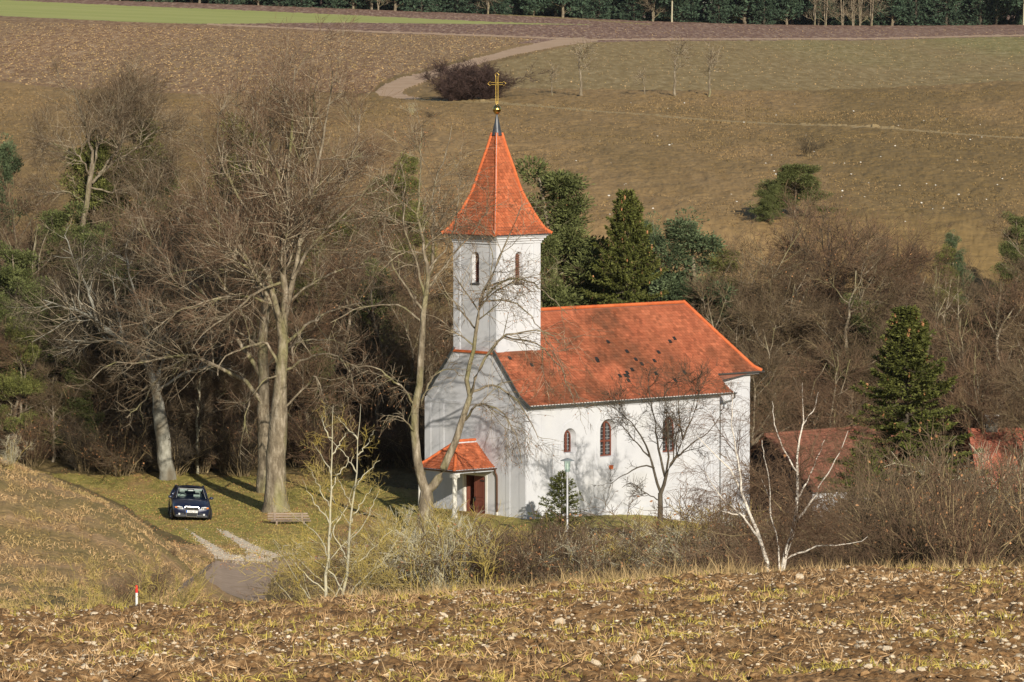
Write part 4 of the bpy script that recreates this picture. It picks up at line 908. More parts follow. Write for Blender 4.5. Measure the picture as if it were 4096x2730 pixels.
# big linden in front
Y = 253.0; b = av(634, 1182, Y); b[2] = g(b[0], b[1])-.05
tr = [(resample([b+[0, 0, -.3], av(634, 1150, Y), av(634, 1080, Y), av(637, 1000, Y), av(645, 900, Y), av(649, 800, Y), av(652, 740, Y)], 14, .02, rg), np.array([.80, .58, .49, .47, .46, .45, .43, .40, .34, .29, .27, .25, .22, .17]))]
LM = [([(650, 770), (655, 700), (650, 600), (655, 520), (660, 420), (668, 330), (673, 240), (676, 150)], .24, 0), ([(652, 740), (672, 640), (690, 560), (705, 480), (725, 400), (745, 310), (758, 230), (765, 165)], .19, -1),
 ([(645, 770), (632, 700), (615, 620), (604, 540), (598, 460), (590, 380), (584, 300), (580, 225)], .2, 1), ([(640, 740), (615, 680), (590, 640), (565, 590), (530, 540), (490, 500), (460, 450)], .13, -2),
 ([(640, 840), (615, 790), (595, 790), (540, 807), (512, 825), (498, 865)], .10, -2), ([(645, 650), (588, 671), (547, 708), (506, 736), (461, 770), (440, 800)], .09, -3), ([(600, 640), (560, 613), (495, 568), (444, 544), (393, 524)], .10, 2),
 ([(655, 790), (700, 749), (752, 719), (810, 700), (860, 690)], .10, 2), ([(656, 850), (711, 821), (766, 814), (800, 850), (815, 900)], .08, -3), ([(650, 940), (704, 886), (725, 866), (745, 927), (750, 980)], .07, -2),
 ([(672, 640), (720, 560), (780, 500), (840, 440), (880, 400)], .11, -2), ([(690, 560), (740, 480), (790, 400), (820, 320), (830, 250)], .10, 2), ([(604, 540), (560, 470), (520, 400), (500, 320), (505, 260)], .11, -2),
 ([(650, 600), (640, 500), (625, 400), (620, 300), (625, 200)], .12, 3), ([(655, 700), (720, 650), (790, 620), (850, 610)], .08, 3), ([(632, 700), (560, 680), (480, 690), (400, 720), (350, 760)], .08, -3), ([(590, 640), (520, 620), (430, 620), (350, 650)], .07, 2),
 ([(660, 420), (700, 340), (720, 260), (715, 190)], .09, -2), ([(598, 460), (550, 380), (540, 300), (545, 230)], .09, 2), ([(645, 860), (600, 880), (570, 930), (560, 990)], .06, -2)]
hero('linden_tree', 'tall bare linden with massive grey trunk behind the slatted bench', tr, [limb(p, Y, rg, r*.78, .02, dy) for p, r, dy in LM], [M['bark'], M['twigred'], M['deadleaf']],
     [L2(230, (1.2, 3.2)), L3(2100, (.6, 1.7), up=.35), L4(12500, (.35, .85))], 1, tuple(b))
Y = 262.0; b = av(607, 1120, Y); b[2] = g(b[0], b[1])-.1
tr = [(resample([b+[0, 0, -.3], av(608, 1060, Y), av(607, 1000, Y), av(605, 900, Y), av(602, 800, Y), av(610, 700, Y)], 12, .02, rg), np.linspace(.36, .2, 12))]
LM = [([(605, 760), (612, 680), (606, 600), (601, 500), (610, 400), (625, 300), (640, 220)], .2, 1), ([(606, 930), (567, 880), (496, 845), (437, 814), (335, 831), (256, 835), (212, 869)], .14, -3), ([(602, 870), (567, 811), (526, 749), (458, 664), (386, 599), (340, 540), (320, 480)], .15, 1),
 ([(606, 700), (560, 600), (530, 500), (500, 420), (470, 340)], .13, 2), ([(608, 720), (650, 620), (700, 520), (740, 440), (770, 360)], .12, 2), ([(437, 814), (360, 870), (330, 920), (290, 960)], .07, -2), ([(600, 800), (540, 760), (460, 760), (380, 790), (300, 800)], .08, 2), ([(604, 850), (680, 790), (740, 780), (800, 790)], .09, 2), ([(526, 749), (440, 720), (360, 700), (290, 690)], .07, 1)]
hero('linden_tree', 'bare linden with dark trunk standing just behind the big pale one', tr, [limb(p, Y, rg, r*.8, .02, dy) for p, r, dy in LM], [M['bark'], M['twig'], M['deadleaf']],
     [L2(150, (1.2, 3.2)), L3(1300, (.6, 1.7)), L4(7000, (.35, .85))], 2, tuple(b))
# leaning tree behind the car
Y = 269.0; b = av(386, 1108, Y); b[2] = g(b[0], b[1])-.1
tr = [(resample([b+[0, 0, -.3], av(386, 1085, Y), av(379, 1040, Y), av(372, 990, Y), av(366, 940, Y), av(358, 905, Y)], 12, .03, rg), np.array([.54, .44, .39, .37, .36, .36, .36, .35, .33, .31, .28, .2]))]
LM = [([(362, 925), (350, 870), (330, 820), (297, 797), (222, 739), (191, 718), (137, 700), (100, 690)], .2, 1), ([(358, 910), (366, 850), (400, 780), (430, 700), (440, 620), (450, 560)], .14, 2), ([(350, 880), (340, 800), (330, 720), (300, 640), (290, 560)], .13, 2), ([(297, 797), (250, 780), (190, 790), (130, 800)], .08, 2), ([(360, 900), (420, 860), (480, 840), (530, 850)], .08, 1), ([(222, 739), (200, 660), (170, 600), (150, 540)], .09, 2)]
hero('old_tree', 'gnarled leaning tree with thick pale mossy trunk right behind the car', tr, [limb(p, Y, rg, r, .02, dy) for p, r, dy in LM], [M['barkpale'], M['twigdark'], M['deadleaf']],
     [L2(110, (1.0, 2.8)), L3(900, (.6, 1.6)), L4(5000, (.35, .8))], 3, tuple(b))
# upper left tree
Y = 288.0; b = av(188, 640, Y); b[2] = g(b[0], b[1])-.2
tr = [(resample([b, av(190, 560, Y), av(191, 513, Y), av(205, 427, Y), av(212, 376, Y)], 12, .03, rg), np.linspace(.2, .13, 12))]
LM = [([(212, 376), (205, 325), (185, 256), (171, 205)], .15, 1), ([(212, 420), (256, 376), (308, 342), (342, 314), (380, 290)], .14, -1), ([(214, 393), (232, 325), (253, 267), (266, 230)], .13, 1), ([(225, 400), (260, 360), (284, 325), (300, 250), (310, 225)], .12, 2), ([(208, 410), (185, 362), (147, 342), (110, 330), (95, 350)], .10, -1), ([(200, 470), (150, 440), (110, 450), (80, 470)], .08, 1), ([(205, 430), (260, 440), (320, 420), (370, 400)], .09, 1)]
hero('tall_bare_tree', 'tall bare tree with fanned limbs rising over the wood at the upper left', tr, [limb(p, Y, rg, r*.6, .02, dy, wig=.05) for p, r, dy in LM], [M['bark'], M['twig'], M['deadleaf']],
     [L2(170, (1.0, 2.6), up=.6), L3(1500, (.6, 1.6)), L4(8500, (.35, .8))], 4, tuple(b))
# tree before the tower
Y = 243.0; b = av(978, 1195, Y); b[2] = g(b[0], b[1])-.1
tr = [(resample([b+[0, 0, -.3], av(978, 1170, Y), av(980, 1140, Y), av(979, 1120, Y)], 6, .01, rg), np.array([.50, .42, .37, .35, .32, .24])),
      (resample([av(978, 1130, Y), av(962, 1075, Y), av(955, 1020, Y), av(953, 944, Y), av(964, 886, Y), av(967, 825, Y), av(970, 773, Y), av(974, 715, Y), av(981, 664, Y)], 18, .01, rg), np.linspace(.21, .11, 18)),
      (resample([av(981, 1128, Y), av(1006, 1103, Y), av(1029, 1052, Y), av(1047, 1012, Y), av(1066, 954, Y), av(1080, 910, Y)], 12, .01, rg), np.linspace(.20, .12, 12))]
LM = [([(981, 664), (984, 620), (974, 585), (967, 537), (960, 480), (965, 410), (967, 290)], .11, 0), ([(983, 640), (994, 590), (994, 513), (1001, 410), (1021, 359), (1039, 290)], .09, 1), ([(978, 690), (955, 600), (930, 520), (931, 427), (919, 376)], .08, -1), ([(1080, 910), (1073, 876), (1083, 825), (1093, 756), (1104, 695), (1117, 661), (1138, 616), (1155, 575), (1172, 537), (1200, 470)], .13, 0),
 ([(1080, 910), (1097, 859), (1124, 811), (1158, 773), (1196, 766), (1237, 756), (1290, 790)], .10, -1), ([(1069, 965), (1090, 932), (1120, 930), (1155, 948), (1185, 1000), (1200, 1060)], .07, -2), ([(1085, 900), (1124, 886), (1162, 900), (1203, 941), (1240, 1010)], .07, -1), ([(967, 930), (988, 872), (1029, 849), (1066, 866)], .06, -1),
 ([(953, 930), (919, 886), (861, 845), (810, 838)], .07, -1), ([(972, 740), (912, 702), (827, 708), (760, 740)], .06, 1), ([(1117, 661), (1180, 640), (1240, 660), (1300, 720)], .06, -1), ([(981, 664), (1030, 600), (1080, 540), (1130, 470)], .07, 1), ([(974, 715), (920, 640), (880, 560), (860, 480)], .07, 1), ([(984, 620), (1030, 560), (1050, 480), (1060, 400)], .06, -1), ([(1093, 756), (1040, 690), (1010, 640)], .05, -1),
 ([(1160, 773), (1230, 790), (1290, 850), (1320, 930)], .05, -1), ([(960, 1000), (920, 960), (890, 960), (870, 1010)], .05, -1), ([(1104, 695), (1160, 690), (1215, 720), (1260, 790)], .05, 1)]
hero('forked_linden', 'bare forked linden with two bending stems standing before the church tower and porch', tr, [limb(p, Y, rg, r*.85, .015, dy) for p, r, dy in LM], [M['bark'], M['twig'], M['deadleaf']],
     [L2(150, (.8, 2.2), up=-.1), L3(900, (.5, 1.4), up=-.25), L4(3400, (.3, .8), up=-.35)], 5, tuple(b), leaves=(2600, .075, .04, 1))
# bare tree before the nave
Y = 241.0; b = av(1517, 1225, Y); b[2] = min(b[2], g(b[0], b[1]))-.1
tr = [(resample([b, av(1517, 1200, Y), av(1518, 1132, Y)], 6, .01, rg), np.linspace(.15, .10, 6))]
LM = [([(1518, 1135), (1531, 1092), (1539, 1076), (1553, 1052), (1569, 1011), (1590, 960), (1610, 900)], .085, 0), ([(1518, 1132), (1503, 1092), (1495, 1052), (1470, 1000), (1440, 960), (1405, 930)], .065, 0), ([(1528, 1095), (1512, 1030), (1505, 970), (1495, 920), (1488, 870)], .06, 1), ([(1531, 1085), (1535, 1020), (1530, 950), (1525, 880)], .05, -1),
 ([(1503, 1075), (1473, 1070), (1442, 1088), (1412, 1104), (1398, 1122)], .04, -1), ([(1553, 1052), (1590, 1020), (1630, 990), (1660, 950)], .04, 1), ([(1517, 1150), (1480, 1130), (1450, 1110), (1430, 1120)], .03, -1), ([(1495, 1052), (1455, 1010), (1415, 960)], .04, 1), ([(1569, 1011), (1560, 950), (1560, 890)], .04, 0)]
hero('small_bare_tree', 'small dark bare tree with spreading crown against the white nave wall', tr, [limb(p, Y, rg, r, .01, dy, K=12, wig=.02) for p, r, dy in LM], [M['barkdark'], M['twigdark'], M['deadleaf']],
     [L2(60, (.5, 1.4)), L3(420, (.35, .9)), L4(1900, (.2, .5))], 6, tuple(b), leaves=(200, .05, .03, 1))
# birch
Y = 130.0; gz = g(av(1780, 1300, Y)[0], Y); b = av(1782, 1310, Y); b[2] = gz-.1
def dn(x): q = av(x, 1312, Y); q[0] = q[0]*.9+b[0]*.1; q[2] = gz-.1; return q
def blimb(vp, r0, dy=0, root=False, r1=.006):
    c = [av(x, y, Y+dy*i/(len(vp)-1)) for i, (x, y) in enumerate(vp)]
    if root: c = [dn(vp[0][0])]+c
    return resample(c, 14, .012, rg), np.linspace(r0, r1, 14)
LM = [blimb([(1764, 1309), (1744, 1236), (1723, 1181), (1703, 1130), (1686, 1089), (1662, 1065), (1634, 1037), (1600, 1000)], .072, .3, True), blimb([(1744, 1236), (1710, 1191), (1686, 1167), (1662, 1147), (1634, 1109), (1614, 1078)], .03, -.4), blimb([(1799, 1307), (1816, 1246), (1828, 1188), (1831, 1137), (1833, 1085), (1831, 1034), (1843, 978), (1846, 927), (1843, 880)], .078, 0, True),
 blimb([(1831, 1195), (1867, 1150), (1891, 1102), (1918, 1061), (1932, 1034), (1950, 990)], .03, -.4), blimb([(1832, 1147), (1857, 1102), (1877, 1054), (1895, 1010)], .026, .4), blimb([(1790, 1307), (1788, 1253), (1771, 1181), (1768, 1143), (1750, 1100)], .035, .3, True), blimb([(1808, 1283), (1850, 1266), (1891, 1254), (1959, 1249), (1993, 1236)], .025, -.5),
 blimb([(1712, 1186), (1662, 1174), (1624, 1160), (1593, 1162)], .02, -.4), blimb([(1703, 1130), (1700, 1080), (1690, 1030), (1680, 970), (1685, 900)], .03, .4), blimb([(1833, 1085), (1800, 1030), (1780, 980), (1775, 920)], .022, .3), blimb([(1843, 978), (1870, 940), (1880, 900)], .014, .2), blimb([(1771, 1181), (1768, 1113), (1757, 1061), (1750, 1010)], .018, .3)]
hero('birch_tree', 'slender white stemmed birch spreading several stems at the edge of the field', [LM[0]], LM[1:], [M['birch'], M['twigred'], M['deadleaf']],
     [(170, dict(ln=(.35, 1.0), up=.05, ang=(25, 55), wig=.12, K=7, rr=.4, rmin=.005, rmax=.014, t=(.25, 1)), 4), (1400, dict(ln=(.3, .8), up=-.5, ang=(20, 55), wig=.1, K=5, rr=.6, rmin=.004, rmax=.007, t=(.2, 1)), 3), (7000, dict(ln=(.2, .5), up=-.8, ang=(20, 55), wig=.08, K=3, rr=.6, rmin=.0028, rmax=.0045, taper=.6, t=(.2, 1)), 3)], 7, tuple(b), leaves=(500, .03, .02, 1), level2_in_trunk=False)
# two young lichened trees
for nm, xs, lab, sd_ in (('T', [(748, 1358), (752, 1307), (757, 1239), (759, 1171), (760, 1102), (762, 1034), (764, 980), (766, 930)], 'young pale stemmed tree with yellow lichen, left one of the pair by the road', 21), ('U', [(789, 1361), (799, 1300), (806, 1205), (811, 1154), (817, 1102), (820, 1034), (825, 980), (830, 930)], 'young pale stemmed tree with yellow lichen, right one of the pair by the road', 22)):
    Y = 150.0; b = av(xs[0][0], 1360, Y); b[2] = g(b[0], b[1])-.1; r2 = np.random.default_rng(sd_)
    main = (resample([b]+[av(x, y, Y) for x, y in xs], 16, .015, r2), np.linspace(.06, .005, 16)); x0 = xs[0][0]
    sub = []
    for k in range(15):
        t = .10+.055*k; q = main[0][int(t*15)]; s = 1 if (k % 2) else -1; ln = (1-t)*2.0+.5; a = [q, q+np.array([s*ln*r2.uniform(.15, .3), r2.uniform(-.4, .4), ln*r2.uniform(.25, .4)]), q+np.array([s*ln*r2.uniform(.4, .85), r2.uniform(-.7, .7), ln*r2.uniform(.75, 1.0)])]
        sub.append((resample(a, 14, .02, r2), np.linspace(.022, .005, 14)))
    hero('young_tree', lab, [main], sub, [M['palebark'], M['lichen'], M['lichen']], [(110, dict(ln=(.3, .9), up=.3, ang=(30, 60), wig=.14, K=6, rr=.5, rmin=.006, rmax=.012, t=(.2, 1)), 4), (800, dict(ln=(.15, .45), up=.15, ang=(35, 70), wig=.15, K=4, rr=.7, rmin=.005, rmax=.008, t=(.2, 1)), 3), (1600, dict(ln=(.06, .16), up=.1, ang=(35, 70), wig=.12, K=3, rr=.9, rmin=.0045, rmax=.007, t=(.2, 1)), 3)], sd_, tuple(b), group='young lichened trees by the road', level2_in_trunk=False)
# ---- generic bare trees (variants, then copies)
def generic(seed, Hh, sp, mats, n=(60, 560, 3600), up=.45, low=.2, rt=.2, nl=16, stems=1, leaf=0, fine=1.0):
    r = np.random.default_rng(seed); gt, gc = Geo(), Geo(); main = []
    for s in range(stems):
        a = r.uniform(0, 6.28); d = sp*.25*(stems > 1); c = [(d*.1*math.cos(a), d*.1*math.sin(a), -.4), (d*.4*math.cos(a), d*.4*math.sin(a), Hh*.35), (d*math.cos(a)+r.normal()*.3, d*math.sin(a)+r.normal()*.3, Hh*.7), (d*1.3*math.cos(a)+r.normal()*.4, d*1.3*math.sin(a)+r.normal()*.4, Hh*r.uniform(.85, 1))]
        main.append((resample(c, 16, .05, r), np.linspace(rt*(1 if stems == 1 else .6), .02, 16)))
    P = np.stack([m[0] for m in main]); R = np.stack([m[1] for m in main]); gt.tubes(P, R, 8, r)
    a = spawn(P, R, nl, r, t=(low, .92), ang=(30, 62), ln=(sp*.55, sp*1.05), up=up, wig=.12, K=10, rr=.55, rmin=.03, rmax=.12); gt.tubes(*a, 6, r)
    P2, R2 = a; b_ = spawn(P2, R2, n[0], r, t=(.2, 1), ang=(30, 62), ln=(sp*.25, sp*.55), up=up*.7, wig=.14, K=7, rr=.5, rmin=.015, rmax=.05); gt.tubes(*b_, 4, r)
    c_ = spawn(b_[0], b_[1], n[1], r, t=(.1, 1), ang=(30, 62), ln=(.5, 1.4), up=.25, wig=.14, K=5, rr=.55, rmin=.008*fine, rmax=.02); gt.tubes(*c_, 3, r, 1)
    d_ = spawn(c_[0], c_[1], n[2], r, t=(.1, 1), ang=(25, 60), ln=(.3, .8), up=.15, wig=.12, K=3, rr=.6, rmin=.009*fine, rmax=.013, taper=.6); gc.tubes(*d_, 3, r)
    if leaf: i = r.integers(0, n[2], leaf); gc.leaves(d_[0][i, 2], r.normal(size=(leaf, 3))-[0, 0, .8], .10, .06, r, 1)
    return gt.mesh('trunk', [mats[0], M['twigdark'] if mats[0] is M['barkdark'] else (M['limb'] if (Hh < 10 or fine > 1) else M['stem'])], True), gc.mesh('crown', mats[1:])
def shrub(seed, Hh, ns, mats, spread=.5, dens=(9, 60), fine=1.0, leaf=0):
    r = np.random.default_rng(seed); gg = Geo(); S = []
    for k in range(ns):
        a = r.uniform(0, 6.28); q = abs(r.normal())*spread; b0 = np.array([math.cos(a), math.sin(a), 0])*r.uniform(0, .12)*Hh; h = Hh*r.uniform(.55, 1.05)
        c = [b0+[0, 0, -.2], b0+np.array([math.cos(a)*q*.35, math.sin(a)*q*.35, .45])*h, b0+np.array([math.cos(a)*q*.85, math.sin(a)*q*.85, .95-.15*q])*h]; S.append(resample(c, 10, .04, r))
    P = np.stack(S); R = np.broadcast_to(np.linspace(.015, .006, 10)*min(1.3, .5+Hh/4), (ns, 10)); gg.tubes(P, R, 4, r, 2)
    a = spawn(P, R, ns*dens[0], r, t=(.15, 1), ang=(20, 55), ln=(Hh*.14, Hh*.36), up=.25, wig=.16, K=5, rr=.5, rmin=.005*fine, rmax=.012); gg.tubes(*a, 3, r)
    b_ = spawn(a[0], a[1], ns*dens[1], r, t=(.1, 1), ang=(25, 60), ln=(Hh*.06, Hh*.16), up=.15, wig=.14, K=3, rr=.7, rmin=.006*fine, rmax=.009, taper=.6); gg.tubes(*b_, 3, r)
    if leaf: i = r.integers(0, ns*dens[1], leaf); gg.leaves(b_[0][i, 2], r.normal(size=(leaf, 3)), .08, .05, r, 1)
    return gg.mesh('shrub', list(mats)+[M['twigpurple'] if mats[0] is M['twigpurple'] else (M['lichen'] if mats[0] in (M['lichen'], M['palebark']) else M['stem'])])
def needles_blob(gg, C, rad, n, r, ln, wd, mi=0):
    "needle sprays spread through clumps centred at C"
    i = r.integers(0, len(C), n); d = nrm(r.normal(size=(n, 3))); q = r.uniform(.25, 1, n)[:, None]**.6; p = C[i]+d*q*rad[i][:, None]*np.array([1, 1, .7]); gg.leaves(p, d+np.array([0, 0, .35])+r.normal(size=(n, 3))*.35, ln, wd, r, mi)
def pine(seed, Hh, sp, mats, ncl=90, n=52000, low=.15, ln=.13, wd=.045, cone_=False, shape='dome'):
    r = np.random.default_rng(seed); gt, gc = Geo(), Geo(); P = resample([(0, 0, -.4), (r.normal()*.15, r.normal()*.15, Hh*.5), (r.normal()*.25, r.normal()*.25, Hh*.95)], 14, .03, r)[None]; R = np.linspace(Hh*.018, .03, 14)[None]; gt.tubes(P, R, 8, r)
    a = spawn(P, R, 46, r, t=(low, .98), ang=(55, 85), ln=(sp*.6, sp*1.0), up=.35, wig=.09, K=8, rr=.4, rmin=.02, rmax=.06); 
    # crown profile: shorten the branches towards the top
    z0 = a[0][:, 0, 2]/Hh; f = (np.clip(1.18-z0, .12, 1)**(.8 if shape == 'cone' else .45))[:, None, None]; A = a[0][:, :1]+(a[0]-a[0][:, :1])*f*np.array([1, 1, .9]); gt.tubes(A, a[1], 4, r)
    b_ = spawn(A, a[1], ncl, r, t=(.35, 1), ang=(25, 60), ln=(sp*.12, sp*.35), up=.3, wig=.1, K=4, rr=.5, rmin=.012, rmax=.02); gt.tubes(*b_, 3, r)
    C = np.concatenate([b_[0][:, 3], A[:, -1], A[:, 5], b_[0][:, 2], P[0, -3:]]); rad = r.uniform(.28, .55, len(C))*(sp/2.2)**.5
    needles_blob(gc, C, rad, n, r, ln, wd); return gt.mesh('trunk', mats[0], True), gc.mesh('crown', mats[1:])
def spruce(seed, Hh, sp, mats, n=16000, low=.06, ln=.2, wd=.055, cones=0, droop=.35, gap=1.0):
    r = np.random.default_rng(seed); gt, gc = Geo(), Geo(); P = np.stack([np.zeros(14), np.zeros(14), np.linspace(-.4, Hh, 14)], 1)[None]; gt.tubes(P, np.linspace(Hh*.016, .012, 14)[None], 8, r)
    B = []; z = low*Hh; 
    while z < Hh*.985:
        k = int(r.integers(5, 8)); a0 = r.uniform(0, 6.28); f = (1-z/Hh)
        for j in range(k):
            a = a0+j*6.283/k+r.normal()*.18; L = (sp*(f**.82)*r.uniform(.5, 1.2)+.10); dz = droop*(1.2*f+.1); hx = np.linspace(0, 1, 7); x = L*hx; zz_ = z+.25*L*hx*(f < .35)-dz*L*(hx**1.2)+L*.28*hx**3; B.append(np.stack([x*math.cos(a), x*math.sin(a), zz_], 1))
        z += (.24+.20*f)*gap*max(.45, Hh/14)
    B = np.stack(B); gt.tubes(B, np.broadcast_to(np.linspace(.022, .005, 7), (len(B), 7))*Hh/10, 3, r)
    seg = np.linalg.norm(B[:, -1]-B[:, 0], axis=1); m = int(n/6); i = r.choice(len(B), m, p=seg/seg.sum()); t = r.uniform(.08, 1, m)**.8; x = t*6; k = np.minimum(x.astype(int), 5); fr = (x-k)[:, None]; c = B[i, k]*(1-fr)+B[i, k+1]*fr; T = nrm(B[i, k+1]-B[i, k])
    sd_ = np.where(r.random(m) < .5, 1, -1)[:, None]; q = nrm(np.cross(T, [0, 0, 1.]))*sd_; D = nrm(T*.75+q*r.uniform(.2, 1.1, m)[:, None]+np.array([0, 0, -.35])*r.uniform(.2, 1.6, m)[:, None]); Ls = (.10+.22*seg[i]/seg.max())*Hh/10*r.uniform(.6, 1.4, m)*(1.25-t)*1.3
    for j in range(6):
        u = (j+.3)/6; cc = c+D*(Ls*u)[:, None]; gc.leaves(cc, D+r.normal(size=(m, 3))*.55+[0, 0, .1], ln*Hh/10+.02, wd*Hh/10+.006, r)
    if cones:
        i = r.choice(len(B), cones); zc_ = B[i, -1]*np.array([.9, .9, 1]); zc_ = zc_[zc_[:, 2] > Hh*.35]; pts = np.stack([zc_, zc_-[0, 0, .09], zc_-[0, 0, .18]], 1); gc.tubes(pts, np.broadcast_to([.03, .045, .015], (len(pts), 3)), 5, r, 1)
    return gt.mesh('trunk', mats[0], True), gc.mesh('crown', mats[1:])
def plant(name, meshes, loc, label, cat, s=1.0, rz=0, group=None, sz=None):
    loc = (loc[0], loc[1], loc[2])
    if isinstance(meshes, tuple):
        o = empty(name, loc, rz, label, cat, group)
        obj('trunk', meshes[0], o); obj('crown', meshes[1], o)
    else:
        o = obj(name, meshes); o.location = loc; o.rotation_euler = (0, 0, rz); tag(o, label, cat, group)
    o.scale = (s, s, sz or s); return o
def on(xv, Y, dz=0): X = (xv*VS-512)/F*Y; return (X, Y, g(X, Y)+dz)
def topz(xv, yv, Y): return float(av(xv, yv, Y)[2])
def place(name, meshes, Hm, xv, ytop, Y, label, cat, group=None, rz=None, wide=1.0, seed=0):
    "copy of a plant whose top is seen at ytop"
    p = on(xv, Y); h = max(.4, topz(xv, ytop, Y)-p[2]); s = h/Hm; o = plant(name, meshes, p, label, cat, 1, rz if rz is not None else (xv*1.37+Y) % 6.28, group); o.scale = (s*wide, s*wide, s); return o
# ---- plant stock (first use of each mesh, the rest are copies sharing it)
MT = [M['bark'], M['twig'], M['deadleaf']]; MR = [M['bark'], M['twigred'], M['deadleaf']]; MD = [M['barkdark'], M['twigdark'], M['deadleaf']]
BT = [(generic(101, 11, 3.2, MT), 11), (generic(102, 11, 2.6, MR, stems=3, nl=26), 11), (generic(103, 11, 3.6, MD, up=.3), 11), (generic(104, 11, 2.2, MT, stems=2, nl=22), 11), (generic(105, 11, 3.4, MR, up=.55, leaf=250), 11), (generic(106, 11, 3.0, MT, up=.15, nl=20), 11)]
OAK = [(generic(111, 11, 4.6, [M['barkdark'], M['twigred'], M['deadleaf']], n=(150, 1500, 7500), up=.35, nl=26, low=.25, rt=.3, leaf=500), 11), (generic(112, 11, 4.4, MT, n=(150, 1400, 7000), up=.3, nl=26, low=.22, rt=.28, leaf=200), 11)]
SB = [(shrub(121, 3, 26, [M['twigred'], M['deadleaf']], leaf=150), 3), (shrub(122, 3, 30, [M['twig'], M['deadleaf']], leaf=60), 3), (shrub(123, 3, 22, [M['twig'], M['deadleaf']], .8, leaf=200), 3), (shrub(124, 3, 30, [M['twigdark'], M['deadleaf']], .6), 3)]
YB = [(shrub(131, 3, 22, [M['lichen'], M['deadleaf']], .7, fine=1.2), 3), (shrub(132, 3, 18, [M['palebark'], M['lichen']], .5), 3)]
PB = (shrub(141, 3, 100, [M['twigpurple'], M['twigpurple']], .5, dens=(12, 130), fine=2.2), 3)
PN = [(pine(151, 10, 2.3, [M['bark'], M['pine']], n=70000, ncl=190), 10), (pine(152, 10, 2.3, [M['bark'], M['pineblue']], shape='cone', low=.05, n=70000, ncl=200), 10), (pine(153, 10, 2.8, [M['bark'], M['olivepine']]), 10), (pine(154, 10, 4.6, [M['bark'], M['pine']], low=.02, ncl=220, n=60000, ln=.2, wd=.075), 10)]
SPR = [(spruce(161, 10, 3.0, [M['barkdark'], M['spruce'], M['cone']], n=120000, cones=90, gap=.85, droop=.5, ln=.11, wd=.038), 10), (spruce(162, 10, 3.4, [M['barkdark'], M['spruce'], M['cone']], n=18000), 10)]
W1 = 'bare tree in the wood left of the church'
rq = random.Random(77)
# left wood
for (xv, yt, Y, k) in [(20,520,283,0),(70,430,288,1),(110,520,280,3),(150,600,276,2),(250,500,286,5),(290,430,290,0),(330,480,284,4),(380,520,279,1),(420,430,288,3),(455,560,276,2),(500,470,284,5),(540,420,290,4),(580,560,277,0),(640,480,286,1),(690,520,281,3),(730,450,289,5),
      (770,560,276,4),(810,500,284,0),(850,440,290,1),(880,600,277,2),(920,560,283,3),(950,520,287,5),(990,600,276,1),(60,700,274,3),(200,690,274,0),(480,700,273,5),(560,720,273,1),(700,700,274,4),(860,720,273,3),(930,700,274,0),(-40,560,280,1),(-90,500,286,2),(30,780,272,4),(120,820,272,5),(330,720,273,2),(-60,750,273,0)]:
    place('bare_tree', BT[k][0], 11, xv, yt+rq.uniform(-20, 20), Y, W1, 'tree', 'bare trees of the left wood', wide=rq.uniform(.95, 1.35))
W2 = 'tangled bush edging the wood behind the meadow'
for i in range(34):
    xv = -60+i*34+rq.uniform(-12, 12); Y = 270.5+rq.uniform(-.8, 3.5); place('shrub', SB[rq.choice([0, 0, 1, 2, 3])][0], 3, xv, rq.uniform(930, 1035), Y, W2, 'bush', 'bushes at the foot of the left wood', wide=rq.uniform(1.0, 1.5))
for i in range(30):
    xv = -60+i*37+rq.uniform(-15, 15); Y = rq.uniform(275, 288); place('shrub', SB[rq.choice([0, 1, 3, 3])][0], 3, xv, rq.uniform(760, 960), Y, 'tall undergrowth bush among the trunks of the left wood', 'bush', 'undergrowth of the left wood', wide=rq.uniform(1.1, 1.6))
T9 = place('young_tree', generic(171, 9, 1.0, [M['palebark'], M['twig'], M['lichen']], n=(40, 250, 900), up=.9, low=.3, rt=.13, nl=14), 9, 452, 800, 271, 'thin pale tree with upright branches at the wood edge between the two big trunks', 'tree')
# conifers of the left wood
for (xv, yt, Y, k, lab, wd) in [(25, 560, 276, 0, 'dark green pine at the left edge of the picture, higher one', 1.0), (40, 730, 272, 2, 'yellowish green pine low at the left edge of the picture', .9), (5, 300, 291, 1, 'dark conifer cut by the left edge, highest up the slope', .8), (205, 300, 290, 2, 'olive pine tangled behind the fanned bare tree', .9), (320, 225, 292, 2, 'narrow olive conifer top showing right of the fanned bare tree', .7),
      (385, 370, 290, 0, 'small green pine in the gap right of the fanned bare tree', .8), (560, 260, 296, 2, 'pale olive pine seen through the crown of the big linden', .9), (230, 520, 282, 0, 'dark pine deep in the left wood under the fanned tree', 1.1), (700, 560, 283, 2, 'green pine low behind the big linden', 1.0), (870, 600, 279, 0, 'dark green pine behind the left stem of the forked linden', 1.0), (930, 350, 302, 2, 'round brownish pine on the slope left of the spire', .8)]:
    place('pine_tree', PN[k][0], 10, xv, yt, Y, lab, 'pine', wide=wd)
place('juniper_bush', PN[3][0], 10, 880, 405, 303, 'dark low bush on the slope just left of the spire', 'bush', wide=.8)
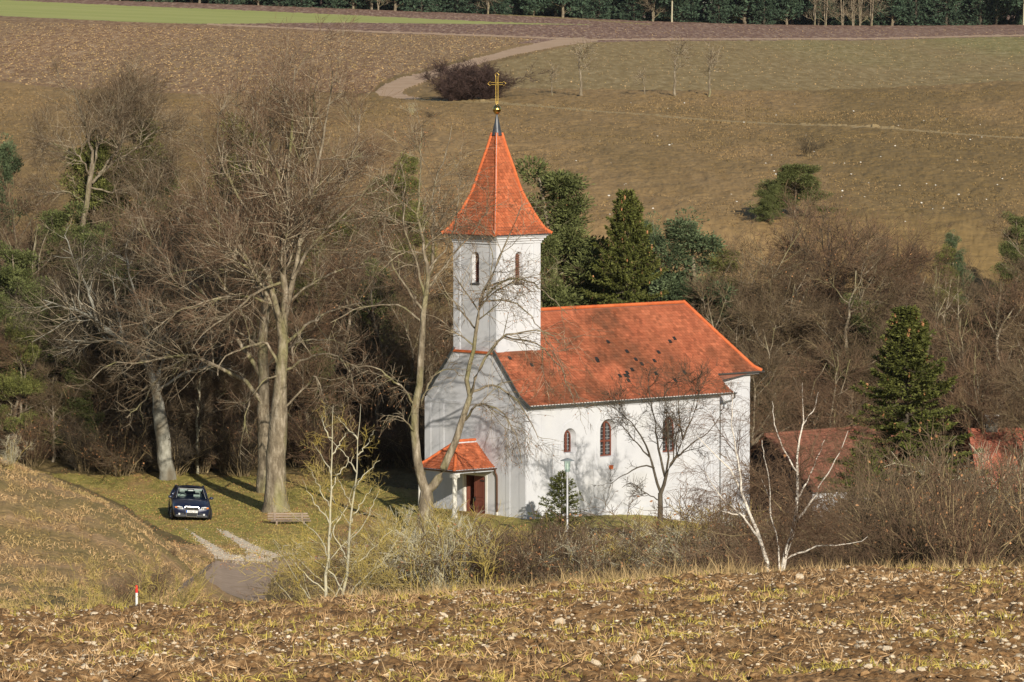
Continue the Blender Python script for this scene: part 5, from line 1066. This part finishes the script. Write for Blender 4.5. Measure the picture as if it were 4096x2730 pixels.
for (xv, yt, Y, k, lab) in [(140, 470, 284, 0, 'dark pine between the left edge and the fanned bare tree'), (300, 600, 279, 0, 'dark pine low in the left wood behind the leaning tree'), (80, 640, 278, 0, 'dark pine second from the left edge'), (450, 540, 287, 0, 'dark pine in the wood left of the big linden crown'), (770, 480, 290, 2, 'olive pine in the wood right of the big linden crown'), (250, 400, 291, 0, 'dark pine in the middle of the fanned bare tree'),
      (160, 820, 273, 0, 'dark pine low at the left behind the bank'), (740, 800, 275, 0, 'dark pine low between the big linden and the forked linden'), (1340, 600, 276, 0, 'dark pine in the gap between the tall pine and the cone hung spruce')]:
    place('pine_tree', PN[k][0], 10, xv, yt, Y, lab, 'pine', wide=1.2)
# behind the nave
place('pine_tree', PN[0][0], 10, 1268, 372, 274, 'tall green pine directly right of the tower', 'pine', wide=1.3)
place('pine_tree', PN[0][0], 10, 1235, 520, 271, 'lower green pine half hidden by the tower', 'pine', wide=.8, rz=2)
place('spruce_tree', SPR[0][0], 10, 1440, 432, 270, 'dark spruce hung with brown cones behind the nave roof', 'spruce', wide=.95)
place('pine_tree', PN[1][0], 10, 1592, 470, 276, 'blue green conical pine behind the right end of the roof', 'pine', wide=1.35)
place('pine_tree', PN[1][0], 10, 1508, 480, 280, 'smaller blue green pine between the cone hung spruce and the conical pine', 'pine', wide=.8, rz=1)
place('pine_tree', PN[2][0], 10, 1655, 560, 282, 'dull green pine right of the conical blue green pine', 'pine', wide=.8)
for (xv, yt, Y, k) in [(1330, 560, 280, 0), (1370, 640, 275, 3), (1640, 640, 272, 5), (1690, 560, 281, 1), (1720, 680, 272, 3), (1560, 640, 283, 4)]:
    place('bare_tree', BT[k][0], 11, xv, yt, Y, 'thin bare tree among the conifers behind the church', 'tree', 'bare trees behind the church')
# right wood
place('oak_tree', OAK[0][0], 11, 1900, 445, 284, 'broad bare oak with reddish crown, biggest of the right wood', 'tree', wide=1.0)
place('oak_tree', OAK[1][0], 11, 1790, 560, 277, 'bare oak with crooked grey limbs beside the choir', 'tree', wide=1.0)
place('oak_tree', OAK[0][0], 11, 2060, 500, 288, 'bare oak behind the big spruce', 'tree', wide=.9, rz=2.2)
W3 = 'bare tree crowded into the wood at the right edge'
for (xv, yt, Y, k) in [(1770,700,270,5),(1850,640,276,3),(1960,620,274,0),(2010,560,281,4),(2120,600,283,1),(2160,680,275,0),(2210,620,281,3),(2240,720,272,1),(2290,600,284,5),(2330,640,277,4),(2370,560,286,0),(2400,700,272,3),(2450,600,280,1),(2280,800,268,1),(2350,800,266,3),(1730,820,267,5),(1900,800,270,1)]:
    place('bare_tree', BT[k][0], 11, xv, yt, Y, W3, 'tree', 'bare trees of the right wood', wide=rq.uniform(1.0, 1.35))
for (xv, yt, Y, k, lab, wd) in [(2195, 525, 296, 1, 'small blue green conifer in front of the shaded hillside at the right', 1.0), (2170, 560, 292, 2, 'yellowish conifer beside the small blue green one', .8), (2330, 490, 296, 0, 'dark conifer at the right edge below the hillside', 1.1), (1800, 600, 288, 2, 'olive conifer hidden in the right wood', 1.0), (1980, 680, 279, 0, 'dark green conifer deep in the right wood', 1.1)]:
    place('pine_tree', PN[k][0], 10, xv, yt, Y, lab, 'pine', wide=wd)
for i in range(24):
    xv = 1700+i*31+rq.uniform(-12, 12); place('shrub', SB[rq.choice([0, 0, 1, 3])][0], 3, xv, rq.uniform(820, 960), rq.uniform(272, 282), 'undergrowth bush among the trunks of the right wood', 'bush', 'undergrowth of the right wood', wide=rq.uniform(1.2, 1.7))
place('spruce_tree', SPR[0][0], 10, 2085, 700, 246, 'big dark green spruce with brown cones right of the brown roofed house', 'spruce', wide=1.32, rz=2.5)
place('spruce_tree', SPR[1][0], 10, 1925, 1170, 222, 'low dark evergreen below the white wall of the brown roofed house', 'spruce', wide=1.5)
place('spruce_tree', SPR[1][0], 10, 1985, 1010, 224, 'low dark evergreen at the foot of the big spruce', 'spruce', wide=1.2, rz=1)
o = place('spruce_tree', spruce(163, 10, 4.2, [M['barkdark'], M['spruce'], M['cone']], n=9000, gap=1.3, ln=.4, wd=.10, droop=.15), 10, 1291, 1082, 245.6, 'little young spruce behind the post lamp at the church wall', 'spruce', wide=1.35)
# hillside and plateau plants
place('pine_bush', PN[3][0], 10, 1826, 378, 312, 'dark green wide pine bush alone on the dry hillside', 'pine', wide=1.75, rz=1.0)
place('pine_bush', PN[3][0], 10, 1775, 425, 311, 'lower lobe of dark pine beside the lone pine bush', 'pine', wide=1.0, rz=2.0)
place('shrub', PB[0], 3, 1075, 148, 452, 'big dark purple brown thorn bush beside the dirt road', 'bush', wide=1.45)
place('shrub', PB[0], 3, 1040, 172, 451, 'left part of the purple thorn bush nearer the road bend', 'bush', wide=1.45, rz=2)
place('shrub', PB[0], 3, 1118, 172, 452, 'right part of the purple thorn bush nearer the spire cross', 'bush', wide=1.45, rz=4)
FT = [(generic(181, 5, 1.6, MT, n=(30, 110, 170), rt=.16, nl=11, low=.3, fine=3.0), 5), (generic(182, 5, 1.3, MT, n=(26, 100, 150), rt=.15, nl=9, low=.4, up=.7, fine=3.0), 5)]
for (xv, yt, k, lab) in [(1268, 146, 1, 'leftmost small bare fruit tree on the terrace edge'), (1335, 108, 0, 'large bare fruit tree second from the left on the terrace edge'), (1480, 156, 1, 'smallest bare fruit tree in the middle of the terrace edge'), (1550, 104, 0, 'spreading bare fruit tree with the dark trunk on the terrace edge'), (1630, 100, 1, 'rightmost bare fruit tree with a straight single trunk')]:
    place('fruit_tree', FT[k][0], 5, xv, yt, 455, lab, 'fruit tree', wide=1.05 if k == 0 else .95)
place('shrub', SB[3][0], 3, 1858, 312, 365, 'tiny bare bush in the middle of the hillside', 'bush', wide=1.5)
place('shrub', YB[1][0], 3, 948, 236, 425, 'tiny bare bush below the road bend', 'bush', wide=1.2)
place('shrub', SB[3][0], 3, 990, 255, 418, 'flat dark bush below the thorn bush', 'bush', wide=2.0)
# shrubs between field and church
for i, (xv, yt, Y, k) in enumerate([(880,1215,207,0),(915,1190,212,0),(950,1170,216,1),(985,1175,211,0),(1020,1180,216,0),(1055,1190,210,1),(1085,1215,214,0),(930,1240,203,1),(1000,1235,204,0)]):
    place('yellow_shrub', YB[k][0], 3, xv, yt, Y, 'bush covered in yellow lichen below the church porch', 'bush', 'yellow lichened bushes below the porch', wide=1.0)
for i in range(58):
    xv = 860+i*15.5+rq.uniform(-12, 12); Y = rq.uniform(198, 219); yt = rq.uniform(1185, 1275)+ (20 if xv < 1120 else 0)
    place('shrub', (SB+YB)[rq.choice([0, 1, 2, 2, 5, 4, 5])][0], 3, xv, yt, Y, 'brown bare bush in the hedge between field and church', 'bush', 'hedge bushes below the church', wide=rq.uniform(1.0, 1.5))
for i in range(26):
    xv = 1640+i*17+rq.uniform(-10, 10); Y = rq.uniform(190, 232); place('shrub', SB[rq.choice([0, 0, 0, 2])][0], 3, xv, rq.uniform(1115, 1200) if xv < 1760 else rq.uniform(1190, 1235), Y, 'reddish brown bush in the thicket behind the birch', 'bush', 'thicket behind the birch', wide=rq.uniform(.9, 1.3))
for i in range(26):
    xv = 1990+i*18+rq.uniform(-12, 12); Y = rq.uniform(150, 205); place('shrub', (SB+YB)[rq.choice([1, 1, 2, 5, 0])][0], 3, xv, rq.uniform(1010, 1150), Y, 'tall olive brown bush in the thicket at the lower right', 'bush', 'thicket at the lower right', wide=rq.uniform(.8, 1.1))
for (xv, yt, Y, lab) in [(205, 1300, 108, 'yellow twigged sapling left of the marker post'), (355, 1285, 118, 'yellow twigged sapling right of the marker post'), (20, 1000, 205, 'pale bush on the bank at the left edge')]:
    place('sapling', YB[0][0] if xv > 100 else YB[1][0], 3, xv, yt, Y, lab, 'bush', wide=.8)
for (xv, yt, Y) in [(700, 1320, 190), (395, 1255, 198), (330, 1285, 176), (290, 1310, 168), (840, 1240, 208), (860, 1290, 198), (740, 1310, 188), (455, 1358, 170)]:
    place('shrub', SB[rq.choice([0, 1, 2])][0], 3, xv, yt, Y, 'low twiggy bush on the verge by the sunken road', 'bush', 'low bushes by the sunken road', wide=1.1)
# ---- far forest
FS = [(spruce(191, 16, 3.2, [M['barkdark'], M['farneedle'], M['cone']], n=5200, low=.02, ln=.34, wd=.13), 16), (spruce(192, 16, 3.8, [M['barkdark'], M['farneedle'], M['cone']], n=5200, low=.04, ln=.36, wd=.14), 16), (pine(193, 16, 4.6, [M['bark'], M['farneedle']], n=4200, low=.05, ncl=120, ln=.9, wd=.35), 16), (pine(194, 16, 4.2, [M['bark'], M['farneedle']], n=4000, low=.12, ncl=110, ln=.9, wd=.32), 16)]
FB = (generic(195, 12, 3.4, MT, n=(60, 300, 900), nl=14, fine=3.0, stems=3, up=.4, low=.1), 12)
def far_tree(m, Hm, X, Y, h, lab, grp, nm, cat): o = plant(nm, m, (X, Y, g(X, Y)-.2), lab, cat, 1, rq.uniform(0, 6.28), grp); o.scale = (h/Hm*rq.uniform(.9, 1.3),)*2+(h/Hm,)
for row, (Y0, sp_, h0) in enumerate([(1006, 4.6, 14), (1014, 4.4, 17), (1024, 5.0, 19), (1036, 6.0, 20)]):
    X = -106.0+row*2
    while X < 106:
        k = rq.choice([0, 1, 1, 0, 2, 3, 2]) if row == 0 else rq.choice([0, 1, 0, 1, 2])
        far_tree(FS[k][0], 16, X+rq.uniform(-1.2, 1.2), Y0+rq.uniform(-3, 3), h0*rq.uniform(.75, 1.15), 'dark conifer in the '+('front', 'second', 'third', 'rearmost')[row]+' row of the far forest', 'conifers in the '+('front', 'second', 'third', 'rearmost')[row]+' row of the far forest', 'forest_conifer', 'conifer'); X += sp_*rq.uniform(.8, 1.3)
for xv in (870, 1120, 1500, 1870, 1895, 1935, 1960, 1975, 2000): far_tree(FB[0], 12, (xv*VS-512)/F*1000, 1000, rq.uniform(9, 12), 'bare grey tree standing before the far dark forest', 'bare trees before the far forest', 'bare_forest_tree', 'tree')
for xv, lab in ((1543, 'bright barked pine trunk before the far forest, middle'), (2350, 'bright barked pine trunk before the far forest, right edge')):
    p = on(xv, 998); mb = MB(); mb.tube([(0, 0, -.5), (.1, 0, 5), (-.1, 0, 12)], [.15, .13, .10], 7); o = empty('forest_pine', p, 0, lab, 'pine'); mb.build('trunk', M['palebark'], o); obj('crown', FS[2][0][1], o, (0, 0, 2))
# ================================================================== GROUND COVER
rs = np.random.default_rng(99)
def blades(name, X, Y, Z, hgt, wid, lean, mt, kind='stuff', label=None, nper=1, curve=.3, flat=0):
    n = len(X); a = rs.uniform(0, 6.28, n); h = hgt*rs.uniform(.5, 1.4, n); l = lean*rs.uniform(.1, 1.6, n); d = np.stack([np.cos(a)*l, np.sin(a)*l, np.ones(n)*(1-flat*rs.random(n))], 1); d = nrm(d); p = np.stack([X, Y, Z], 1)
    s = nrm(np.cross(d, rs.normal(size=(n, 3)))+[.0001, 0, 0])*(wid*rs.uniform(.6, 1.4, n))[:, None]*.5; mid = p+d*h[:, None]*.55; tip = p+d*h[:, None]+np.stack([np.cos(a), np.sin(a), -np.ones(n)*.6], 1)*(curve*h*l)[:, None]
    V = np.stack([p-s, p+s, mid+s*.8, tip, mid-s*.8], 1).reshape(-1, 3); b = np.arange(n)*5
    F4 = np.stack([b, b+1, b+2, b+4], 1); F3 = np.stack([b+4, b+2, b+3], 1); me = mesh_np(name, V, [F4, F3], mt, tone=np.repeat(rs.random(n), 5)); o = obj(name, me); tag(o, label, name.replace('_', ' '), kind=kind); return o
def wedge(n, y0, y1, pxa=-60, pxb=1084, pw=1.0):
    Y = y0+(y1-y0)*rs.random(n)**pw; px_ = rs.uniform(pxa, pxb, n); return (px_-512)/F*Y, Y
# foreground: straw, grass, stones
def clump(n, m, sx, y0, y1, thr=None, seed=0):
    X, Y = wedge(n, y0, y1)
    if thr is not None: k = fbm(X*.8, Y*.8, seed, 3) > thr; X, Y = X[k], Y[k]
    X = np.repeat(X, m)+rs.normal(size=len(X)*m)*sx; Y = np.repeat(Y, m)+rs.normal(size=len(Y)*m)*sx; return X, Y
X, Y = clump(2400, 8, .045, 37, 62.6, .47, 5); blades('straw', X, Y, gf(X, Y)-.01, .10, .0055, .9, M['straw'], label='pale broken stubble straw sticking out of the ploughed field', curve=.1)
X, Y = clump(2600, 5, .10, 37, 62.6, .45, 8); blades('loose_straw', X, Y, gf(X, Y)+.012, .09, .007, 3.5, M['straw'], label='pale straw lying flat on the ploughed soil', curve=.0)
X, Y = clump(2300, 14, .04, 37, 62.8, .50, 15); blades('young_grass', X, Y, gf(X, Y)-.01, .085, .0085, .9, M['greenblade'], label='yellow green grass tufts between the stones of the field', curve=.4)
X, Y = wedge(9000, 61.6, 65.5); blades('field_edge_grass', X, Y, np.where(Y < 62.9, gf(X, Y), H(X, Y)-.06)-.02, .15, .006, .55, M['drygrass'], label='strip of dry grass along the far edge of the ploughed field', curve=.3)
X, Y = wedge(6500, 64, 70, 330); blades('tall_dry_grass', X, Y, H(X, Y)-.02, .26, .008, .40, M['drygrass'], label='tall pale dry grass standing behind the field edge', curve=.3)
X, Y = wedge(1800, 63, 69, 560, 750); blades('tall_dry_grass', X, Y, H(X, Y)-.02, .32, .008, .35, M['drygrass'], label='taller patch of dry grass below the nave', curve=.3)
def rock(seed, flat=.6):
    r = np.random.default_rng(seed); import itertools
    t = (1+5**.5)/2; V = np.array([(-1,t,0),(1,t,0),(-1,-t,0),(1,-t,0),(0,-1,t),(0,1,t),(0,-1,-t),(0,1,-t),(t,0,-1),(t,0,1),(-t,0,-1),(-t,0,1)], float)/1.9
    Fc = np.array([(0,11,5),(0,5,1),(0,1,7),(0,7,10),(0,10,11),(1,5,9),(5,11,4),(11,10,2),(10,7,6),(7,1,8),(3,9,4),(3,4,2),(3,2,6),(3,6,8),(3,8,9),(4,9,5),(2,4,11),(6,2,10),(8,6,7),(9,8,1)])
    V = V*(1+r.normal(size=(12, 1))*.16)*np.array([r.uniform(.9, 1.5), r.uniform(.7, 1.1), flat*r.uniform(.7, 1.3)]); return V, Fc
RK = [rock(s) for s in range(8)]
RM = [mesh_np('stone', V, [Fc], M['stone'], tone=np.full(12, .75)) for V, Fc in RK]
def rocks(name, X, Y, Z, S, mt, label):
    n = len(X); VV, FF = [], []
    k = rs.integers(0, 8, n); a = rs.uniform(0, 6.28, n); V0 = np.stack([RK[i][0] for i in k]); c, s = np.cos(a)[:, None], np.sin(a)[:, None]
    W = np.stack([V0[..., 0]*c-V0[..., 1]*s, V0[..., 0]*s+V0[..., 1]*c, V0[..., 2]], -1)*S[:, None, None]*.5+np.stack([X, Y, Z], 1)[:, None]
    Q = np.stack([RK[i][1] for i in k])+(np.arange(n)*12)[:, None, None]; me = mesh_np(name, W.reshape(-1, 3), [Q.reshape(-1, 3)], mt, tone=np.repeat(rs.random(n), 12)); tag(obj(name, me), label, 'stones', kind='stuff')
X, Y = wedge(26000, 37, 62.5); k = fbm(X*.5, Y*.35, 61, 3)+rs.random(len(X))*.3 > .62; X, Y = X[k], Y[k]; rocks('small_stones', X, Y, gf(X, Y)+.004, .014+.036*rs.random(len(X))**3, M['stone'], 'countless small pale stones strewn over the ploughed field')
X, Y = wedge(12000, 37, 62.5); rocks('soil_clods', X, Y, gf(X, Y)+.004, .025+.06*rs.random(len(X))**2.5, M['soil'], 'brown clods of earth on the ploughed field')
X, Y = wedge(280, 37.5, 62)
for i in range(280):
    o = obj('stone', RM[i % 8]); s = rs.uniform(.022, .036)*(1+.5*(rs.random() < .08))*(1 if Y[i] < 57 else .8); o.location = (X[i], Y[i], float(gf(X[i], Y[i]))+s*.25); o.scale = (s, s, s*1.1); o.rotation_euler = (rs.normal()*.3, rs.normal()*.3, rs.uniform(0, 6.28)); tag(o, 'pale limestone lying on the ploughed foreground field', 'stone', 'larger stones on the ploughed field')
# middle ground
X, Y = wedge(60000, 222, 272, 20, 480); Zh = H(X, Y); pxx, pyy = project(X, Y, Zh); k = inpoly(pxx/VS, pyy/VS, P_meadow) & ~inpoly(pxx/VS, pyy/VS, P_asph); 
for q in P_gravel: k &= ~inpoly(pxx/VS, pyy/VS, q)
blades('meadow_grass', X[k], Y[k], Zh[k]-.01, .055, .03, .9, M['turf'], label='short worn turf of the meadow where the car stands')
X, Y = wedge(9000, 226, 272, 60, 480); Zh = H(X, Y); blades('fallen_leaves', X, Y, Zh+.0, .05, .06, 3.0, M['deadleaf'], label='brown fallen leaves scattered on the meadow', flat=.9, curve=0)
X, Y = wedge(9000, 205, 245, 180, 320); Zh = H(X, Y); pxx, pyy = project(X, Y, Zh); k = np.zeros(X.shape, bool)
for q in P_gravel: k |= inpoly(pxx/VS, pyy/VS, q)
X = X+rs.normal(size=len(X))*.22; Y = Y+rs.normal(size=len(Y))*.6; Zh = H(X, Y); rocks('gravel_stones', X[k], Y[k], Zh[k]+.01, .02+.035*rs.random(k.sum()), M['stone'], 'pale gravel loose on the wheel tracks')
def offroad(X, Y):
    a, b = project(X, Y, H(X, Y)); a, b = a/VS, b/VS; k = ~(inpoly(a, b, P_asph) & (Y > 195))
    for q in P_gravel: k &= ~inpoly(a, b, q)
    return X[k], Y[k]
X, Y = offroad(*wedge(60000, 150, 236, -60, 260)); blades('bank_grass', X, Y, H(X, Y)-.04, .15, .03, 1.1, M['bankgrass'], label='matted dry tan grass covering the bank at the left')
X, Y = wedge(30000, 66, 180, -60, 1084); blades('slope_grass', X, Y, H(X, Y)-.05, .25, .02, .5, M['bankgrass'], label='rough dry grass on the slope below the field')
X, Y = offroad(*wedge(30000, 190, 236, 370, 1084)); blades('hedge_grass', X, Y, H(X, Y)-.05, .6, .022, .4, M['bankgrass'], label='long dry grass between the hedge bushes')
X, Y = wedge(60000, 300, 458, -60, 1084); Zh = H(X, Y); pxx, pyy = project(X, Y, Zh); k = ~inpoly(pxx/VS, pyy/VS, P_road) & ~inpoly(pxx/VS, pyy/VS, P_left) & ~inpoly(pxx/VS, pyy/VS, P_right) & (pyy > 85)
blades('hill_grass', X[k], Y[k], Zh[k]-.04, .13, .06, .9, M['hillgrass'], label='dry tan grass tufts over the hillside')
for i in range(75):
    a = rs.random(); px_ = rs.uniform(560, 1030)**1.0; py_ = rs.uniform(100, 225); X0, Y0, Z0 = hit(px_, py_, 290)
    o = obj('white_stone', RM[i % 8]); o.data.materials.clear() if False else None; s = rs.uniform(.03, .075); o.location = (X0, Y0, Z0+.08); o.scale = (s, s, s); o.rotation_euler = (0, 0, rs.uniform(0, 6)); o.material_slots[0].link = 'OBJECT'; o.material_slots[0].material = M['whitestone']; tag(o, 'small white stone lying on the dry hillside right of the spire', 'stone', 'white stones on the hillside')

X, Y = wedge(16000, 465, 760, -60, 560); Zh = H(X, Y); pxx, pyy = project(X, Y, Zh); k = inpoly(pxx/VS, pyy/VS, P_left)
rocks('pale_clods', X[k], Y[k], Zh[k]+.03, .07+.12*rs.random(k.sum())**2, M['bankgrass'], 'pale stubble and stones speckling the ploughed field beyond the wood')
X, Y = wedge(9000, 465, 960, -60, 1084); Zh = H(X, Y); pxx, pyy = project(X, Y, Zh); k = ~inpoly(pxx/VS, pyy/VS, P_left) & ~inpoly(pxx/VS, pyy/VS, P_green) & ~inpoly(pxx/VS, pyy/VS, P_road)
rocks('pale_stones', X[k], Y[k], Zh[k]+.02, .06+.10*rs.random(k.sum())**2, M['bankgrass'], 'pale stones and stubble speckling the upper fields')
# ---- labels: members of a countable group get their place in it
def ordn(i): return str(i)+('th' if 10 <= i % 100 <= 20 else {1: 'st', 2: 'nd', 3: 'rd'}.get(i % 10, 'th'))
grp = {}
for o in scn.collection.objects:
    if o.parent is None and o.get('group') and o.get('kind') is None: grp.setdefault(o['group'], []).append(o)
for gname, os_ in grp.items():
    if not (2 < len(os_) <= 60) or os_[0].get('category') == 'stone': continue
    os_.sort(key=lambda o: project(o.location.x, o.location.y, o.location.z)[0])
    hs = sorted(o.scale.z for o in os_)
    for i, o in enumerate(os_):
        sz = 'tall' if o.scale.z > hs[int(len(hs)*.66)] else ('low' if o.scale.z < hs[int(len(hs)*.33)] else 'middling')
        o['label'] = o['label']+', '+sz+', '+ordn(i+1)+' from the left'

# ---- thin air between the valley and the far forest
hz = MB(); hz.box((-420, -60, -12), (420, 1420, 60)); hm = bpy.data.materials.new('air'); hm.use_nodes = True; n = hm.node_tree.nodes; n.clear()
vo = n.new('ShaderNodeVolumePrincipled'); vo.inputs['Color'].default_value = (.80, .88, 1.0, 1); vo.inputs['Density'].default_value = .00002; vo.inputs['Anisotropy'].default_value = .1
oo = n.new('ShaderNodeOutputMaterial'); hm.node_tree.links.new(vo.outputs[0], oo.inputs['Volume']); ho = hz.build('haze', hm); tag(ho, 'faint bluish winter haze over the valley', 'haze', kind='stuff')
